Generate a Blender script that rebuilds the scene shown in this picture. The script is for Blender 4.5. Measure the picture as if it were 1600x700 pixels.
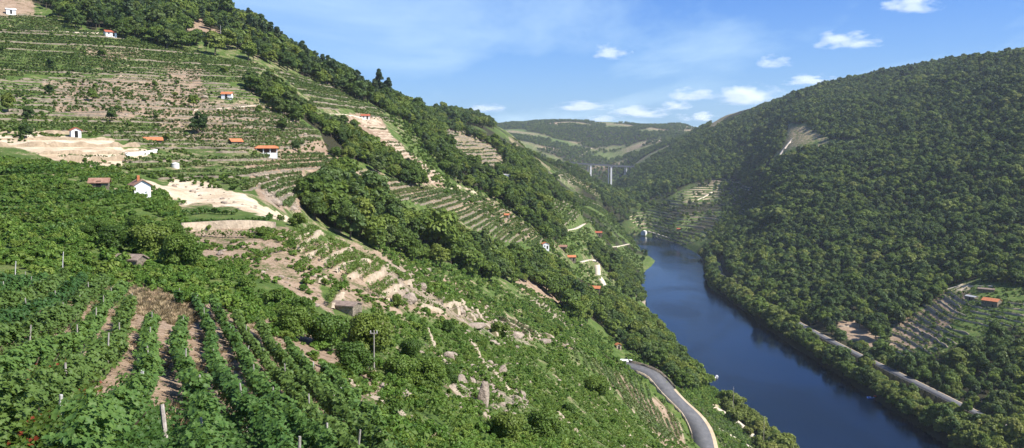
import bpy, math, random
import numpy as np

# ---------------------------------------------------------------- camera, sky, sun, exposure
for o in list(bpy.data.objects):
    bpy.data.objects.remove(o)
scene = bpy.context.scene
COL = scene.collection
R = math.radians
EYE = 150.0                      # metres of the eye above the river
FPX = 1386.0                     # focal length in photo pixels (1600 wide)
PITCH = math.atan(120.0 / FPX)
cam_d = bpy.data.cameras.new('camera')
cam_d.sensor_width = 36.0
cam_d.lens = 36.0 * FPX / 1600.0
cam_d.clip_start = 0.5
cam_d.clip_end = 60000.0
cam = bpy.data.objects.new('camera', cam_d)
COL.objects.link(cam)
cam.location = (0, 0, EYE)
cam.rotation_euler = (math.pi / 2 - PITCH, 0, 0)
scene.camera = cam

SUN_AZ = R(114)                  # clockwise from the view direction (+Y), so from the right and a little behind
SUN_EL = R(46)
world = bpy.data.worlds.new('World')
scene.world = world
world.use_nodes = True
wn, wl = world.node_tree.nodes, world.node_tree.links
wn.clear()
w_out = wn.new('ShaderNodeOutputWorld')
w_bg = wn.new('ShaderNodeBackground')
w_sky = wn.new('ShaderNodeTexSky')
w_sky.sky_type = 'NISHITA'
w_sky.sun_disc = False
w_sky.sun_elevation = SUN_EL
w_sky.sun_rotation = SUN_AZ
w_sky.altitude = 400
w_sky.air_density = 1.0
w_sky.dust_density = 1.3
w_sky.ozone_density = 3.0
w_bg.inputs['Strength'].default_value = 0.064
# deeper blue, and a thin high veil of cirrus over the whole sky (on a plane overhead, so it thickens towards the horizon everywhere)
w_hsv = wn.new('ShaderNodeHueSaturation'); w_hsv.inputs['Saturation'].default_value = 1.12; w_hsv.inputs['Value'].default_value = 1.0
w_tint = wn.new('ShaderNodeMix'); w_tint.data_type = 'RGBA'; w_tint.blend_type = 'MULTIPLY'; w_tint.inputs[0].default_value = 1.0
w_tint.inputs[7].default_value = (0.40, 0.83, 1.55, 1)
wl.new(w_sky.outputs[0], w_hsv.inputs['Color']); wl.new(w_hsv.outputs[0], w_tint.inputs[6])
w_tc = wn.new('ShaderNodeTexCoord'); w_sep = wn.new('ShaderNodeSeparateXYZ'); wl.new(w_tc.outputs['Generated'], w_sep.inputs[0])
def wmath(op, a, b=0.0, clamp=False):
    m = wn.new('ShaderNodeMath'); m.operation = op; m.use_clamp = clamp
    for sock, v in ((m.inputs[0], a), (m.inputs[1], b)):
        if isinstance(v, (int, float)): sock.default_value = v
        else: wl.new(v, sock)
    return m.outputs[0]
zc = wmath('MAXIMUM', w_sep.outputs[2], 0.02)
zc = wmath('ADD', zc, 0.06)
w_comb = wn.new('ShaderNodeCombineXYZ')
wl.new(wmath('DIVIDE', w_sep.outputs[0], zc), w_comb.inputs[0]); wl.new(wmath('DIVIDE', w_sep.outputs[1], zc), w_comb.inputs[1])
w_map = wn.new('ShaderNodeMapping'); w_map.inputs['Rotation'].default_value = (0, 0, R(-38)); w_map.inputs['Scale'].default_value = (0.55, 0.20, 1.0); w_map.inputs['Location'].default_value = (3.1, 1.2, 0)
wl.new(w_comb.outputs[0], w_map.inputs[0])
w_n = wn.new('ShaderNodeTexNoise'); w_n.inputs['Scale'].default_value = 1.0; w_n.inputs['Detail'].default_value = 7.0; w_n.inputs['Roughness'].default_value = 0.58; w_n.inputs['Distortion'].default_value = 0.5
wl.new(w_map.outputs[0], w_n.inputs['Vector'])
w_fac = wmath('MULTIPLY', wmath('SUBTRACT', w_n.outputs['Fac'], 0.45, True), 2.4, True)
w_low = wmath('SUBTRACT', 1.0, wmath('MULTIPLY', w_sep.outputs[2], 3.6), True)      # paler air towards the horizon all round
w_fac = wmath('ADD', w_fac, wmath('MULTIPLY', wmath('MULTIPLY', w_low, w_low), 0.50), True)
w_veil = wn.new('ShaderNodeMix'); w_veil.data_type = 'RGBA'
w_veil.inputs[7].default_value = (6.0, 8.4, 10.4, 1)
wl.new(w_fac, w_veil.inputs[0]); wl.new(w_tint.outputs[2], w_veil.inputs[6])
wl.new(w_veil.outputs[2], w_bg.inputs['Color'])
wl.new(w_bg.outputs[0], w_out.inputs['Surface'])

sun_d = bpy.data.lights.new('sun', 'SUN')
sun_d.energy = 5.0
sun_d.angle = R(0.53)
sun_d.color = (1.0, 0.945, 0.87)
sun = bpy.data.objects.new('sun', sun_d)
COL.objects.link(sun)
sv = (math.sin(SUN_AZ) * math.cos(SUN_EL), math.cos(SUN_AZ) * math.cos(SUN_EL), math.sin(SUN_EL))
sun.location = (sv[0] * 900, sv[1] * 900, EYE + sv[2] * 900)
from mathutils import Vector
sun.rotation_euler = Vector(sv).to_track_quat('Z', 'Y').to_euler()

scene.view_settings.view_transform = 'Standard'
scene.view_settings.look = 'None'
scene.view_settings.exposure = 0.78
scene.view_settings.gamma = 1.0
scene.view_settings.use_curve_mapping = False

rng = np.random.default_rng(7)
random.seed(7)

# ---------------------------------------------------------------- pixels <-> rays
CP, SP = math.cos(PITCH), math.sin(PITCH)

def px_ray(px, py):
    """photo pixel -> (x/y, (z-EYE)/y) of its ray"""
    dx = (np.asarray(px, float) - 800.0) / FPX
    dy = (350.0 - np.asarray(py, float)) / FPX
    k = CP + dy * SP
    return dx / k, (-SP + dy * CP) / k

def to_px(x, y, z):
    f = y * CP - (z - EYE) * SP
    f = np.where(np.abs(f) < 1e-6, 1e-6, f)
    u = y * SP + (z - EYE) * CP
    return 800.0 + FPX * x / f, 350.0 - FPX * u / f

# ---------------------------------------------------------------- terrain: one height field z(x, y)
# surveyed points: photo column -> list of (photo row, distance in metres)
SURVEY = {
 -300: [(700,9),(500,22),(350,60),(260,140),(150,250),(0,400),(-150,560),(-190,680),(-90,1000),(50,2000),(150,5000)],
 0: [(700,11),(640,15),(560,24),(480,38),(430,55),(380,80),(320,120),(270,170),(255,190),(225,240),(200,265),(150,320),(100,375),(50,430),(0,490),(-60,580),(-80,650),(-30,900),(60,1600),(150,4500)],
 100: [(700,12),(620,18),(560,26),(500,38),(450,52),(400,75),(350,105),(300,150),(265,195),(240,235),(215,265),(150,340),(100,395),(50,450),(0,520),(-55,630),(-20,900),(80,1600),(155,4500)],
 200: [(700,13),(620,20),(560,29),(500,42),(450,60),(400,90),(350,125),(300,185),(285,205),(250,245),(220,275),(150,350),(100,410),(50,475),(0,570),(-30,650),(20,900),(100,1600),(165,4500)],
 300: [(700,15),(620,24),(560,34),(500,48),(450,68),(400,100),(360,135),(330,175),(300,215),(250,270),(200,320),(150,375),(100,435),(50,530),(10,620),(0,660),(50,900),(120,1600),(175,4500)],
 400: [(700,18),(620,30),(560,44),(500,62),(450,84),(400,112),(362,142),(348,158),(330,185),(300,225),(250,290),(200,345),(150,400),(100,480),(68,580),(56,650),(90,900),(140,1600),(185,4500)],
 500: [(700,24),(620,42),(560,60),(500,82),(450,105),(400,135),(374,155),(390,200),(368,250),(325,300),(275,340),(225,390),(185,450),(145,540),(116,650),(140,900),(170,1600),(195,4500)],
 600: [(700,32),(620,56),(560,80),(500,108),(450,138),(418,165),(445,210),(425,250),(385,290),(335,345),(285,405),(235,470),(192,560),(160,720),(184,1000),(192,1600),(200,4500)],
 650: [(172,850)],
 700: [(700,45),(620,80),(560,112),(500,150),(460,185),(452,197),(485,240),(465,290),(425,330),(375,390),(325,450),(275,540),(235,680),(205,850),(182,1100),(175,1350),(195,1800),(202,4500)],
 800: [(700,65),(620,110),(560,150),(520,190),(497,228),(525,270),(508,320),(465,370),(415,440),(362,520),(312,620),(275,760),(246,900),(226,1100),(216,1400),(240,1800),(250,2300),(232,3000),(204,3800),(194,4300),(208,6500)],
 900: [(700,95),(620,155),(560,210),(533,250),(560,290),(550,335),(505,420),(462,500),(422,590),(382,700),(345,840),(318,940),(335,1100),(318,1350),(288,1650),(268,1900),(300,2300),(272,2900),(243,3200),(217,3600),(193,4200),(208,6500)],
 926: [(335,1200),(318,1400),(300,1650),(288,1900),(305,2300),(280,2900)],
 985: [(300,2000),(285,2300),(266,2600)],
 960: [(700,130),(620,210),(580,275),(566,305),(595,340),(585,390),(528,480),(485,570),(445,680),(413,800),(388,980),(372,1150),(342,1400),(312,1700),(325,2200),(292,2800),(252,3200),(217,3700),(196,4200),(208,6500)],
 1010: [(700,180),(640,250),(606,310),(590,340),(588,390),(565,450),(535,530),(505,620),(480,780)],
 1011: [(366,1480),(352,1540),(330,1650),(300,1900),(272,2300),(255,2600),(236,3000),(212,3600),(198,4200),(208,6500)],
 1060: [(700,235),(660,285),(642,320),(622,370),(606,420),(590,480),(570,560)],
 1061: [(372,1400),(342,1480),(312,1600),(283,1850),(255,2150),(232,2400),(225,2700),(212,3600),(200,4200),(208,6500)],
 1110: [(700,290),(682,325),(660,370),(640,430),(622,490)],
 1111: [(430,985),(406,1085),(389,1200),(372,1320),(350,1420),(325,1530),(300,1680),(275,1850),(250,2000),(225,2150),(202,2350),(206,3200),(207,6500)],
 1160: [(700,380),(682,415),(664,455)],
 1161: [(470,855),(450,900),(420,980),(391,1085),(362,1220),(337,1370),(312,1500),(285,1650),(258,1800),(230,1950),(186,2250),(198,3200),(206,6500)],
 1230: [(525,700),(492,760),(452,840),(412,930),(372,1030),(324,1160),(275,1350),(226,1600),(180,1900),(158,2120),(185,3000),(204,6500)],
 1300: [(572,605),(538,640),(512,675),(482,725),(442,805),(402,885),(354,990),(304,1120),(255,1290),(206,1520),(157,1850),(142,2000),(175,3000)],
 1400: [(632,508),(578,565),(552,603),(512,655),(473,715),(433,785),(384,872),(334,970),(285,1080),(236,1230),(187,1420),(148,1620),(128,1750),(165,3000)],
 1500: [(695,445),(642,475),(612,505),(572,545),(532,585),(492,632),(454,695),(404,772),(354,852),(305,940),(255,1050),(206,1180),(157,1330),(124,1460),(145,3000)],
 1600: [(700,425),(660,455),(612,495),(562,535),(512,580),(473,625),(424,693),(374,762),(325,840),(275,920),(226,1020),(177,1120),(128,1230),(104,1310),(135,2500)],
 1800: [(770,365),(665,425),(565,505),(465,605),(355,742),(255,862),(155,1000),(70,1150),(110,2500)],
}
# shoreline of the river, x of the left and right bank at a few distances
SH_Y = np.array([-400, 300, 440, 533, 600, 700, 830, 950, 1060, 1120, 1165, 1200, 1240, 1330, 1420, 1480, 1530, 1580], float)
SH_L = np.array([140, 138, 134, 126, 119, 120, 126, 140, 160, 178, 190, 190, 184, 188, 196, 178, 130, 90], float)
SH_R = np.array([232, 228, 219, 216, 213, 212, 212, 213, 232, 248, 256, 260, 263, 262, 252, 238, 190, 110], float)

pts = []
for pxc, rows in SURVEY.items():
    for (py, d) in rows:
        a, s = px_ray(pxc, py)
        d = d * (1 + 0.5 * min(max((180 - d) / 130, 0), 1) * (1 - min(max((pxc - 300) / 500, 0), 1)))
        pts.append((float(a), math.log(d), float(s)))
def wpt(x, y, z):
    pts.append((x / y, math.log(y), (z - EYE) / y))
for y in (330, 420, 520, 620, 750, 900, 1050, 1200, 1340):
    xl, xr = np.interp(y, SH_Y, SH_L), np.interp(y, SH_Y, SH_R)
    wpt(xl, y, 0.5); wpt((xl + xr) / 2, y, -6); wpt(xr, y, 0.5)
for y in (60, 110, 180, 250):
    wpt(138, y, 0); wpt(228, y, 2); wpt(330, y, 70)
for y in (60, 110, 170):
    wpt(95, y, 40); wpt(55, y, 88)
for (px, d, z) in ((2100, 300, 90), (2100, 500, 170), (2100, 900, 260)):
    pts.append((float(px_ray(px, 300)[0]), math.log(d), (z - EYE) / d))
# ground close to the eye
for a in (-0.75, -0.35, 0.0, 0.35, 0.75):
    pts.append((a, math.log(2.0), -(2.2 + 1.2 * a) / 2.0))
    pts.append((a, math.log(5.0), -(3.0 + 2.0 * (a + .6)) / 5.0))
P = np.array(pts)
AS = 4.0                                   # weight of bearing against log distance

def tps(r2):
    return 0.5 * r2 * np.log(np.maximum(r2, 1e-12))
A_ = P[:, 0] * AS
B_ = P[:, 1]
n = len(P)
K = tps((A_[:, None] - A_[None]) ** 2 + (B_[:, None] - B_[None]) ** 2) + np.eye(n) * 2e-3
Q = np.stack([np.ones(n), A_, B_], 1)
M = np.zeros((n + 3, n + 3)); M[:n, :n] = K; M[:n, n:] = Q; M[n:, :n] = Q.T
W = np.linalg.solve(M, np.concatenate([P[:, 2], np.zeros(3)]))

A0, A1, NA = -0.86, 0.86, 690
L0, L1, NL = math.log(2.0), math.log(6200.0), 700
ga = np.linspace(A0, A1, NA)
gl = np.linspace(L0, L1, NL)

def vnoise(x, y, seed=0):
    """smooth value noise, numpy"""
    x = np.asarray(x, float); y = np.asarray(y, float)
    xi, yi = np.floor(x), np.floor(y)
    fx, fy = x - xi, y - yi
    fx, fy = fx * fx * (3 - 2 * fx), fy * fy * (3 - 2 * fy)
    def h(i, j):
        v = np.sin(i * 127.1 + j * 311.7 + seed * 74.7) * 43758.5453
        return v - np.floor(v)
    return (h(xi, yi) * (1 - fx) + h(xi + 1, yi) * fx) * (1 - fy) + (h(xi, yi + 1) * (1 - fx) + h(xi + 1, yi + 1) * fx) * fy

def fbm(x, y, seed=0, oct=4):
    v, a, f = 0.0, 0.5, 1.0
    for k in range(oct):
        v = v + a * (vnoise(x * f, y * f, seed + k * 3) - 0.5)
        a *= 0.5; f *= 2.03
    return v

def build_height():
    GA, GL = np.meshgrid(ga, gl)            # rows = distance
    out = np.zeros(GA.shape)
    for i in range(NL):
        a, l = GA[i] * AS, GL[i]
        k = tps((a[:, None] - A_[None]) ** 2 + (l[:, None] - B_[None]) ** 2)
        out[i] = k @ W[:n] + W[n] + W[n + 1] * a + W[n + 2] * l
    Y = np.exp(GL); X = GA * Y
    Z = EYE + out * Y
    # relief: spurs and hollows in proportion to distance
    amp = np.clip(Y * 0.012, 0.0, 14.0)
    Z = Z + amp * fbm(X / np.clip(Y * 0.11, 3, 120), Y / np.clip(Y * 0.11, 3, 120) * 0 + Y / 60.0, 3, 3) * 0
    Z += np.clip((Y - 20) / 200, 0, 1) * 5.0 * fbm(X / 42.0, Y / 42.0, 11, 4)
    Z += np.clip(Y / 40, 0, 1) * 0.9 * fbm(X / 6.0, Y / 6.0, 5, 3)
    Z += np.clip((Y - 700) / 1500, 0, 1) * 46.0 * fbm(X / 260.0, Y / 260.0, 23, 4)
    Z += np.clip((X - 270) / 120, 0, 1) * np.clip((2600 - Y) / 600, 0, 1) * (Y > 350) * 22.0 * fbm(X / 120.0 + 3, Y / 150.0, 81, 3)
    # river bed and banks
    xl, xr = np.interp(Y, SH_Y, SH_L), np.interp(Y, SH_Y, SH_R)
    wob = 4.0 * fbm(X * 0 + 1, Y / 30.0, 31, 3)
    d = np.maximum(xl + wob - X, X - xr - wob * 0.7)     # >0 on land
    on = (Y < 1580)
    bank = np.clip(d, 0, None)
    Z = np.where(on & (d > 0), np.maximum(Z, np.minimum(bank * 0.5, 3.0) + 0.1), Z)
    Z = np.where(on & (d <= 0), np.minimum(np.minimum(Z, d * 0.5 - 0.4), -0.4), Z)
    near = on & (d > 0) & (d < 30)
    Z = np.where(near, np.minimum(Z, d * 1.0 + 1.0), Z)
    Z = np.where(~on, np.maximum(Z, 1.0), Z)
    Z = np.where(Z > 330, 330 + 90 * np.tanh((Z - 330) / 90), Z)
    return X, Y, Z
GX, GY, GZ = build_height()

def ground(x, y):
    """height of the terrain (bilinear in the survey grid)"""
    x = np.asarray(x, float); y = np.maximum(np.asarray(y, float), 2.01)
    fa = np.clip((x / y - A0) / (A1 - A0) * (NA - 1), 0, NA - 1.001)
    fl = np.clip((np.log(y) - L0) / (L1 - L0) * (NL - 1), 0, NL - 1.001)
    i, j = fl.astype(int), fa.astype(int)
    u, v = fl - i, fa - j
    return (GZ[i, j] * (1 - v) + GZ[i, j + 1] * v) * (1 - u) + (GZ[i + 1, j] * (1 - v) + GZ[i + 1, j + 1] * v) * u

# what the eye sees of the bare ground: running minimum of the photo row over distance
GPX, GPY = to_px(GX, GY, GZ)
HOR = np.minimum.accumulate(GPY, axis=0)

def pix_ground(px, py, dmin=4.0, dmax=6000.0):
    """photo pixel -> the first point of the ground on its ray"""
    a, s = px_ray(px, py)
    fa = min(max((float(a) - A0) / (A1 - A0) * (NA - 1), 0), NA - 1.001)
    j = int(fa); v = fa - j
    zc = GZ[:, j] * (1 - v) + GZ[:, j + 1] * v
    yy = np.exp(gl)
    f = zc - (EYE + float(s) * yy)
    ok = np.where((f[1:] >= 0) & (f[:-1] < 0) & (yy[1:] > dmin) & (yy[1:] < dmax))[0]
    if len(ok) == 0:
        k = np.argmin(np.abs(f) / yy + (yy < dmin) * 9); y = yy[k]
    else:
        k = ok[0]; t = -f[k] / (f[k + 1] - f[k]); y = yy[k] * (1 - t) + yy[k + 1] * t
    x = float(a) * y
    return np.array([x, y, float(ground(x, y))])

def visible(x, y, z, tol=3.0):
    """True where the point is not hidden by the bare ground"""
    px, py = to_px(x, y, z)
    fa = np.clip(((x / y) - A0) / (A1 - A0) * (NA - 1), 0, NA - 1.001).astype(int)
    fl = np.clip((np.log(y) - L0) / (L1 - L0) * (NL - 1) - 1, 0, NL - 1).astype(int)
    return py < HOR[fl, fa] + tol

# ---------------------------------------------------------------- roads: benches cut into the height field
def smooth_line(P_, step):
    P_ = np.asarray(P_, float)
    for _ in range(2):          # Chaikin
        q = [P_[0]]
        for a, b in zip(P_[:-1], P_[1:]): q += [a * .75 + b * .25, a * .25 + b * .75]
        P_ = np.array(q + [P_[-1]])
    seg = np.r_[0, np.cumsum(np.linalg.norm(np.diff(P_[:, :2], axis=0), axis=1))]
    t = np.arange(0, seg[-1], step)
    return np.stack([np.interp(t, seg, P_[:, k]) for k in range(3)], 1)

def bench(line, hw, blend):
    global GZ
    x0, x1 = line[:, 0].min() - hw - blend, line[:, 0].max() + hw + blend
    y0, y1 = line[:, 1].min() - hw - blend, line[:, 1].max() + hw + blend
    m = (GX > x0) & (GX < x1) & (GY > y0) & (GY < y1)
    ii, jj = np.where(m)
    x, y = GX[ii, jj], GY[ii, jj]
    best = np.full(x.shape, 1e9); zz = np.zeros(x.shape)
    for p in line:
        d = np.hypot(x - p[0], y - p[1]); k = d < best
        best[k] = d[k]; zz[k] = p[2]
    w = np.clip((hw + blend - best) / blend, 0, 1); w = w * w * (3 - 2 * w)
    GZ[ii, jj] = GZ[ii, jj] * (1 - w) + zz * w

ry = np.arange(405.0, 1130.0, 25.0)
rx = np.interp(ry, SH_Y, SH_R) + np.interp(ry, [420, 480, 655, 1000], [27, 24, 18, 15])
ROAD_R = smooth_line(np.stack([rx, ry, np.interp(ry, [405, 500, 700, 1100], [11, 11, 9.5, 8])], 1), 4.0)
bench(ROAD_R, 5.0, 4.0)
LR_PX = [(968,570),(985,574),(1004,580),(1022,588),(1034,602),(1047,617),(1062,632),(1078,647),(1090,664),(1098,684),(1102,706)]
LR_Z = [73,72.5,72,71,68.5,66,63.5,61,58.5,56,53.5]      # metres above the river along the road
lr = []
for (px, py), z_ in zip(LR_PX, LR_Z):
    a, s = px_ray(px, py); d = (z_ - EYE) / float(s); lr.append((float(a) * d, d, EYE + float(s) * d))
ROAD_L = smooth_line(lr, 2.0)
bench(ROAD_L, 4.4, 2.6)
def track_line(pix, step=4.0, d0=4.0, d1=6000.0):
    return smooth_line([pix_ground(px, py, d0, d1) for px, py in pix], step)
TRACKS_PX = [   # sandy tracks on the hillsides: pixels, width, near and far limit
 ([(884,360),(900,357),(908,352),(922,346)], 4.2, 600, 1000),
 ([(946,386),(965,385),(982,381)], 4.0, 700, 1180),
 ([(905,410),(922,405),(930,407),(934,418),(934,430)], 4.4, 500, 1100),
 ([(934,430),(940,438),(944,447),(946,455)], 4.0, 450, 1000),
 ([(1096,622),(1112,632),(1130,643),(1150,658),(1170,675),(1195,700)], 3.4, 330, 520),
 ([(1118,668),(1130,674),(1160,690),(1180,706)], 2.6, 290, 470),
 ([(300,172),(340,170),(375,167),(410,163)], 3.0, 250, 600),
 ([(60,46),(100,50),(140,52),(165,50)], 3.2, 300, 700),
 ([(500,178),(530,178),(556,182),(572,188)], 3.4, 330, 700),
 ([(895,253),(912,240),(925,232)], 5.0, 1200, 3000),
 ([(1055,322),(1075,318),(1100,308),(1112,300)], 5.0, 1200, 2200),
 ([(1010,360),(1030,366),(1048,372)], 5.0, 1200, 1700),
 ([(1180,285),(1195,268),(1212,252),(1226,232),(1240,215)], 5.0, 1000, 2400),
 ([(1478,452),(1500,446),(1520,447),(1545,446),(1560,448)], 3.6, 450, 900),
]
TRACKS = []
for pix, wd, d0, d1 in TRACKS_PX:
    ln = track_line(pix, 3.0, d0, d1)
    ok = np.abs(np.diff(ln[:, 1])).max() < 90
    TRACKS.append((ln, wd)); bench(ln, wd * .5, wd * .8)
GPX, GPY = to_px(GX, GY, GZ)
HOR = np.minimum.accumulate(GPY, axis=0)

def ribbon(name, line, offs, mat, zoff, skirt=1.5, drape=False):
    """a strip along a line between two offsets, with skirts down into the bank"""
    t = np.gradient(line[:, :2], axis=0); t /= np.linalg.norm(t, axis=1, keepdims=True) + 1e-9
    nrm = np.stack([t[:, 1], -t[:, 0]], 1)
    cols = []
    wob = 0.10 * np.array([fbm(i * .31, k * 3.1, 9, 2) for i in range(len(line)) for k in (0, 1)]).reshape(-1, 2) * (abs(offs[1] - offs[0]))
    for o_, dz in ((offs[0], -skirt), (offs[0], 0), (offs[1], 0), (offs[1], -skirt)):
        k = 0 if o_ == offs[0] else 1
        xy = line[:, :2] + nrm * (o_ + wob[:, k:k + 1])
        z = ground(xy[:, 0], xy[:, 1]) if drape else line[:, 2]
        cols.append(np.concatenate([xy, (z + zoff + dz)[:, None]], 1))
    V_ = np.stack(cols, 1).reshape(-1, 3); m = len(line)
    i = np.arange(m - 1)[:, None] * 4
    F_ = np.concatenate([np.stack([i + k, i + k + 4, i + k + 5, i + k + 1], -1).reshape(-1, 4) for k in range(3)])
    return V_, F_

# ---------------------------------------------------------------- helpers: polygons, meshes, tags
def inpoly(px, py, poly):
    px = np.asarray(px, float); py = np.asarray(py, float)
    r = np.zeros(px.shape, bool)
    xs, ys = zip(*poly)
    m = (px >= min(xs)) & (px <= max(xs)) & (py >= min(ys)) & (py <= max(ys))
    if not m.any():
        return r
    qx, qy = px[m], py[m]
    s = np.zeros(qx.shape, bool)
    for (x0, y0), (x1, y1) in zip(poly, poly[1:] + poly[:1]):
        if y0 == y1:
            continue
        c = (y0 > qy) != (y1 > qy)
        s ^= c & (qx < (x1 - x0) * (qy - y0) / (y1 - y0) + x0)
    r[m] = s
    return r

def tag(o, label=None, cat=None, group=None, kind=None):
    if label: o['label'] = label
    if cat: o['category'] = cat
    if group: o['group'] = group
    if kind or cat: o['kind'] = kind or 'thing'
    return o

def mesh_np(name, V, F, mats, tint=None, smooth=False, midx=None):
    """numpy verts + (n,k) faces (or a list of such arrays) -> mesh"""
    V = np.asarray(V, float)
    Fs = F if isinstance(F, list) else [F]
    Fs = [np.asarray(f, np.int64) for f in Fs if len(f)]
    me = bpy.data.meshes.new(name)
    me.vertices.add(len(V)); me.vertices.foreach_set('co', V.ravel())
    lv = np.concatenate([f.ravel() for f in Fs]) if Fs else np.zeros(0, int)
    tot = np.concatenate([np.full(len(f), f.shape[1]) for f in Fs]) if Fs else np.zeros(0, int)
    me.loops.add(len(lv)); me.loops.foreach_set('vertex_index', lv.astype(np.int32))
    me.polygons.add(len(tot))
    st = np.concatenate([[0], np.cumsum(tot)[:-1]]) if len(tot) else tot
    me.polygons.foreach_set('loop_start', st.astype(np.int32))
    if smooth:
        me.polygons.foreach_set('use_smooth', np.ones(len(tot), bool))
    if midx is not None:
        me.polygons.foreach_set('material_index', np.asarray(midx, np.int32))
    if tint is not None:
        at = me.attributes.new('tint', 'FLOAT', 'POINT')
        at.data.foreach_set('value', np.asarray(tint, np.float32))
    for m in (mats if isinstance(mats, (list, tuple)) else [mats]):
        me.materials.append(m)
    me.update(calc_edges=True)
    return me

def obj(name, me, parent=None, loc=(0, 0, 0), rz=0.0):
    o = bpy.data.objects.new(name, me)
    COL.objects.link(o)
    o.location = loc
    o.rotation_euler = (0, 0, rz)
    if parent: o.parent = parent
    return o

class MB:
    """collects boxes, tubes and polygons into one mesh"""
    def __init__(s): s.v, s.f = [], []
    def add(s, v, f):
        b = len(s.v); s.v += [tuple(map(float, p)) for p in v]; s.f += [tuple(b + i for i in q) for q in f]; return s
    def box(s, x0, x1, y0, y1, z0, z1):
        return s.add([(x0,y0,z0),(x1,y0,z0),(x1,y1,z0),(x0,y1,z0),(x0,y0,z1),(x1,y0,z1),(x1,y1,z1),(x0,y1,z1)],
                     [(0,3,2,1),(4,5,6,7),(0,1,5,4),(1,2,6,5),(2,3,7,6),(3,0,4,7)])
    def tube(s, path, radii, n=7, cap=True):
        path = [np.array(p, float) for p in path]; rings = []
        for i, p in enumerate(path):
            t = path[min(i + 1, len(path) - 1)] - path[max(i - 1, 0)]; t = t / (np.linalg.norm(t) + 1e-9)
            a = np.cross(t, (0.31, 0.95, 0.05)); a /= np.linalg.norm(a) + 1e-9; b = np.cross(t, a)
            rings.append([p + radii[i] * (math.cos(2*math.pi*k/n) * a + math.sin(2*math.pi*k/n) * b) for k in range(n)])
        v = [q for r in rings for q in r]; f = []
        for i in range(len(path) - 1):
            for k in range(n):
                f.append((i*n+k, i*n+(k+1) % n, (i+1)*n+(k+1) % n, (i+1)*n+k))
        if cap: f += [tuple(range(n))[::-1], tuple((len(path)-1)*n + k for k in range(n))]
        return s.add(v, f)
    def mesh(s, name, mat, smooth=False):
        me = bpy.data.meshes.new(name); me.from_pydata(s.v, [], s.f); me.update()
        for m in (mat if isinstance(mat, (list, tuple)) else [mat]): me.materials.append(m)
        if smooth: me.polygons.foreach_set('use_smooth', np.ones(len(me.polygons), bool))
        return me
    def build(s, name, mat, parent=None, smooth=False, loc=(0, 0, 0), rz=0.0):
        return obj(name, s.mesh(name, mat, smooth), parent, loc, rz)

def empty(name, loc=(0, 0, 0), rz=0.0, label=None, cat=None, group=None):
    o = bpy.data.objects.new(name, None); COL.objects.link(o)
    o.location = loc; o.rotation_euler = (0, 0, rz); o.empty_display_size = 0.5
    return tag(o, label, cat, group)

# ---------------------------------------------------------------- materials
def newmat(name):
    m = bpy.data.materials.new(name); m.use_nodes = True
    nt = m.node_tree; nt.nodes.clear()
    out = nt.nodes.new('ShaderNodeOutputMaterial')
    return m, nt, out
def N(nt, typ, **kw):
    n_ = nt.nodes.new(typ)
    for k, v in kw.items(): setattr(n_, k, v)
    return n_
def noise(nt, scale, detail=4.0, rough=0.6, coord=None, dist=0.0):
    t = N(nt, 'ShaderNodeTexNoise'); t.inputs['Scale'].default_value = scale; t.inputs['Detail'].default_value = detail
    t.inputs['Roughness'].default_value = rough; t.inputs['Distortion'].default_value = dist
    if coord is not None: nt.links.new(coord, t.inputs['Vector'])
    return t.outputs['Fac']
def ramp(nt, fac, *stops):
    r = N(nt, 'ShaderNodeValToRGB'); e = r.color_ramp.elements
    while len(e) < len(stops): e.new(0.5)
    for k, (p, c) in enumerate(stops):
        e[k].position = p; e[k].color = (c[0], c[1], c[2], 1) if not np.isscalar(c) else (c, c, c, 1)
    nt.links.new(fac, r.inputs[0]); return r.outputs[0]
def mixc(nt, fac, a, b, typ='MIX'):
    m = N(nt, 'ShaderNodeMix', data_type='RGBA', blend_type=typ)
    for sock, v in ((m.inputs[0], fac), (m.inputs[6], a), (m.inputs[7], b)):
        if isinstance(v, (int, float)): sock.default_value = v
        elif isinstance(v, tuple): sock.default_value = (*v, 1)
        else: nt.links.new(v, sock)
    return m.outputs[2]
def mth(nt, op, a, b=0.0, clamp=False):
    m = N(nt, 'ShaderNodeMath', operation=op, use_clamp=clamp)
    for sock, v in ((m.inputs[0], a), (m.inputs[1], b)):
        if isinstance(v, (int, float)): sock.default_value = v
        else: nt.links.new(v, sock)
    return m.outputs[0]
def bump(nt, h, strength, dist):
    b = N(nt, 'ShaderNodeBump'); b.inputs['Strength'].default_value = strength; b.inputs['Distance'].default_value = dist
    nt.links.new(h, b.inputs['Height']); return b.outputs[0]
def wpos(nt):
    return N(nt, 'ShaderNodeNewGeometry').outputs['Position']

def mat_plain(name, c1, c2, scale, rough=0.85, bmp=0.3, bd=0.05, local=False, spec=0.2):
    m, nt, out = newmat(name)
    co = N(nt, 'ShaderNodeTexCoord').outputs['Object'] if local else wpos(nt)
    f = noise(nt, scale, 6, 0.65, co)
    b = N(nt, 'ShaderNodeBsdfPrincipled'); b.inputs['Roughness'].default_value = rough
    b.inputs['Specular IOR Level'].default_value = spec
    nt.links.new(ramp(nt, f, (0.3, c1), (0.7, c2)), b.inputs['Base Color'])
    if bmp: nt.links.new(bump(nt, noise(nt, scale * 4, 4, 0.6, co), bmp, bd), b.inputs['Normal'])
    nt.links.new(b.outputs[0], out.inputs[0]); return m

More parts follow.
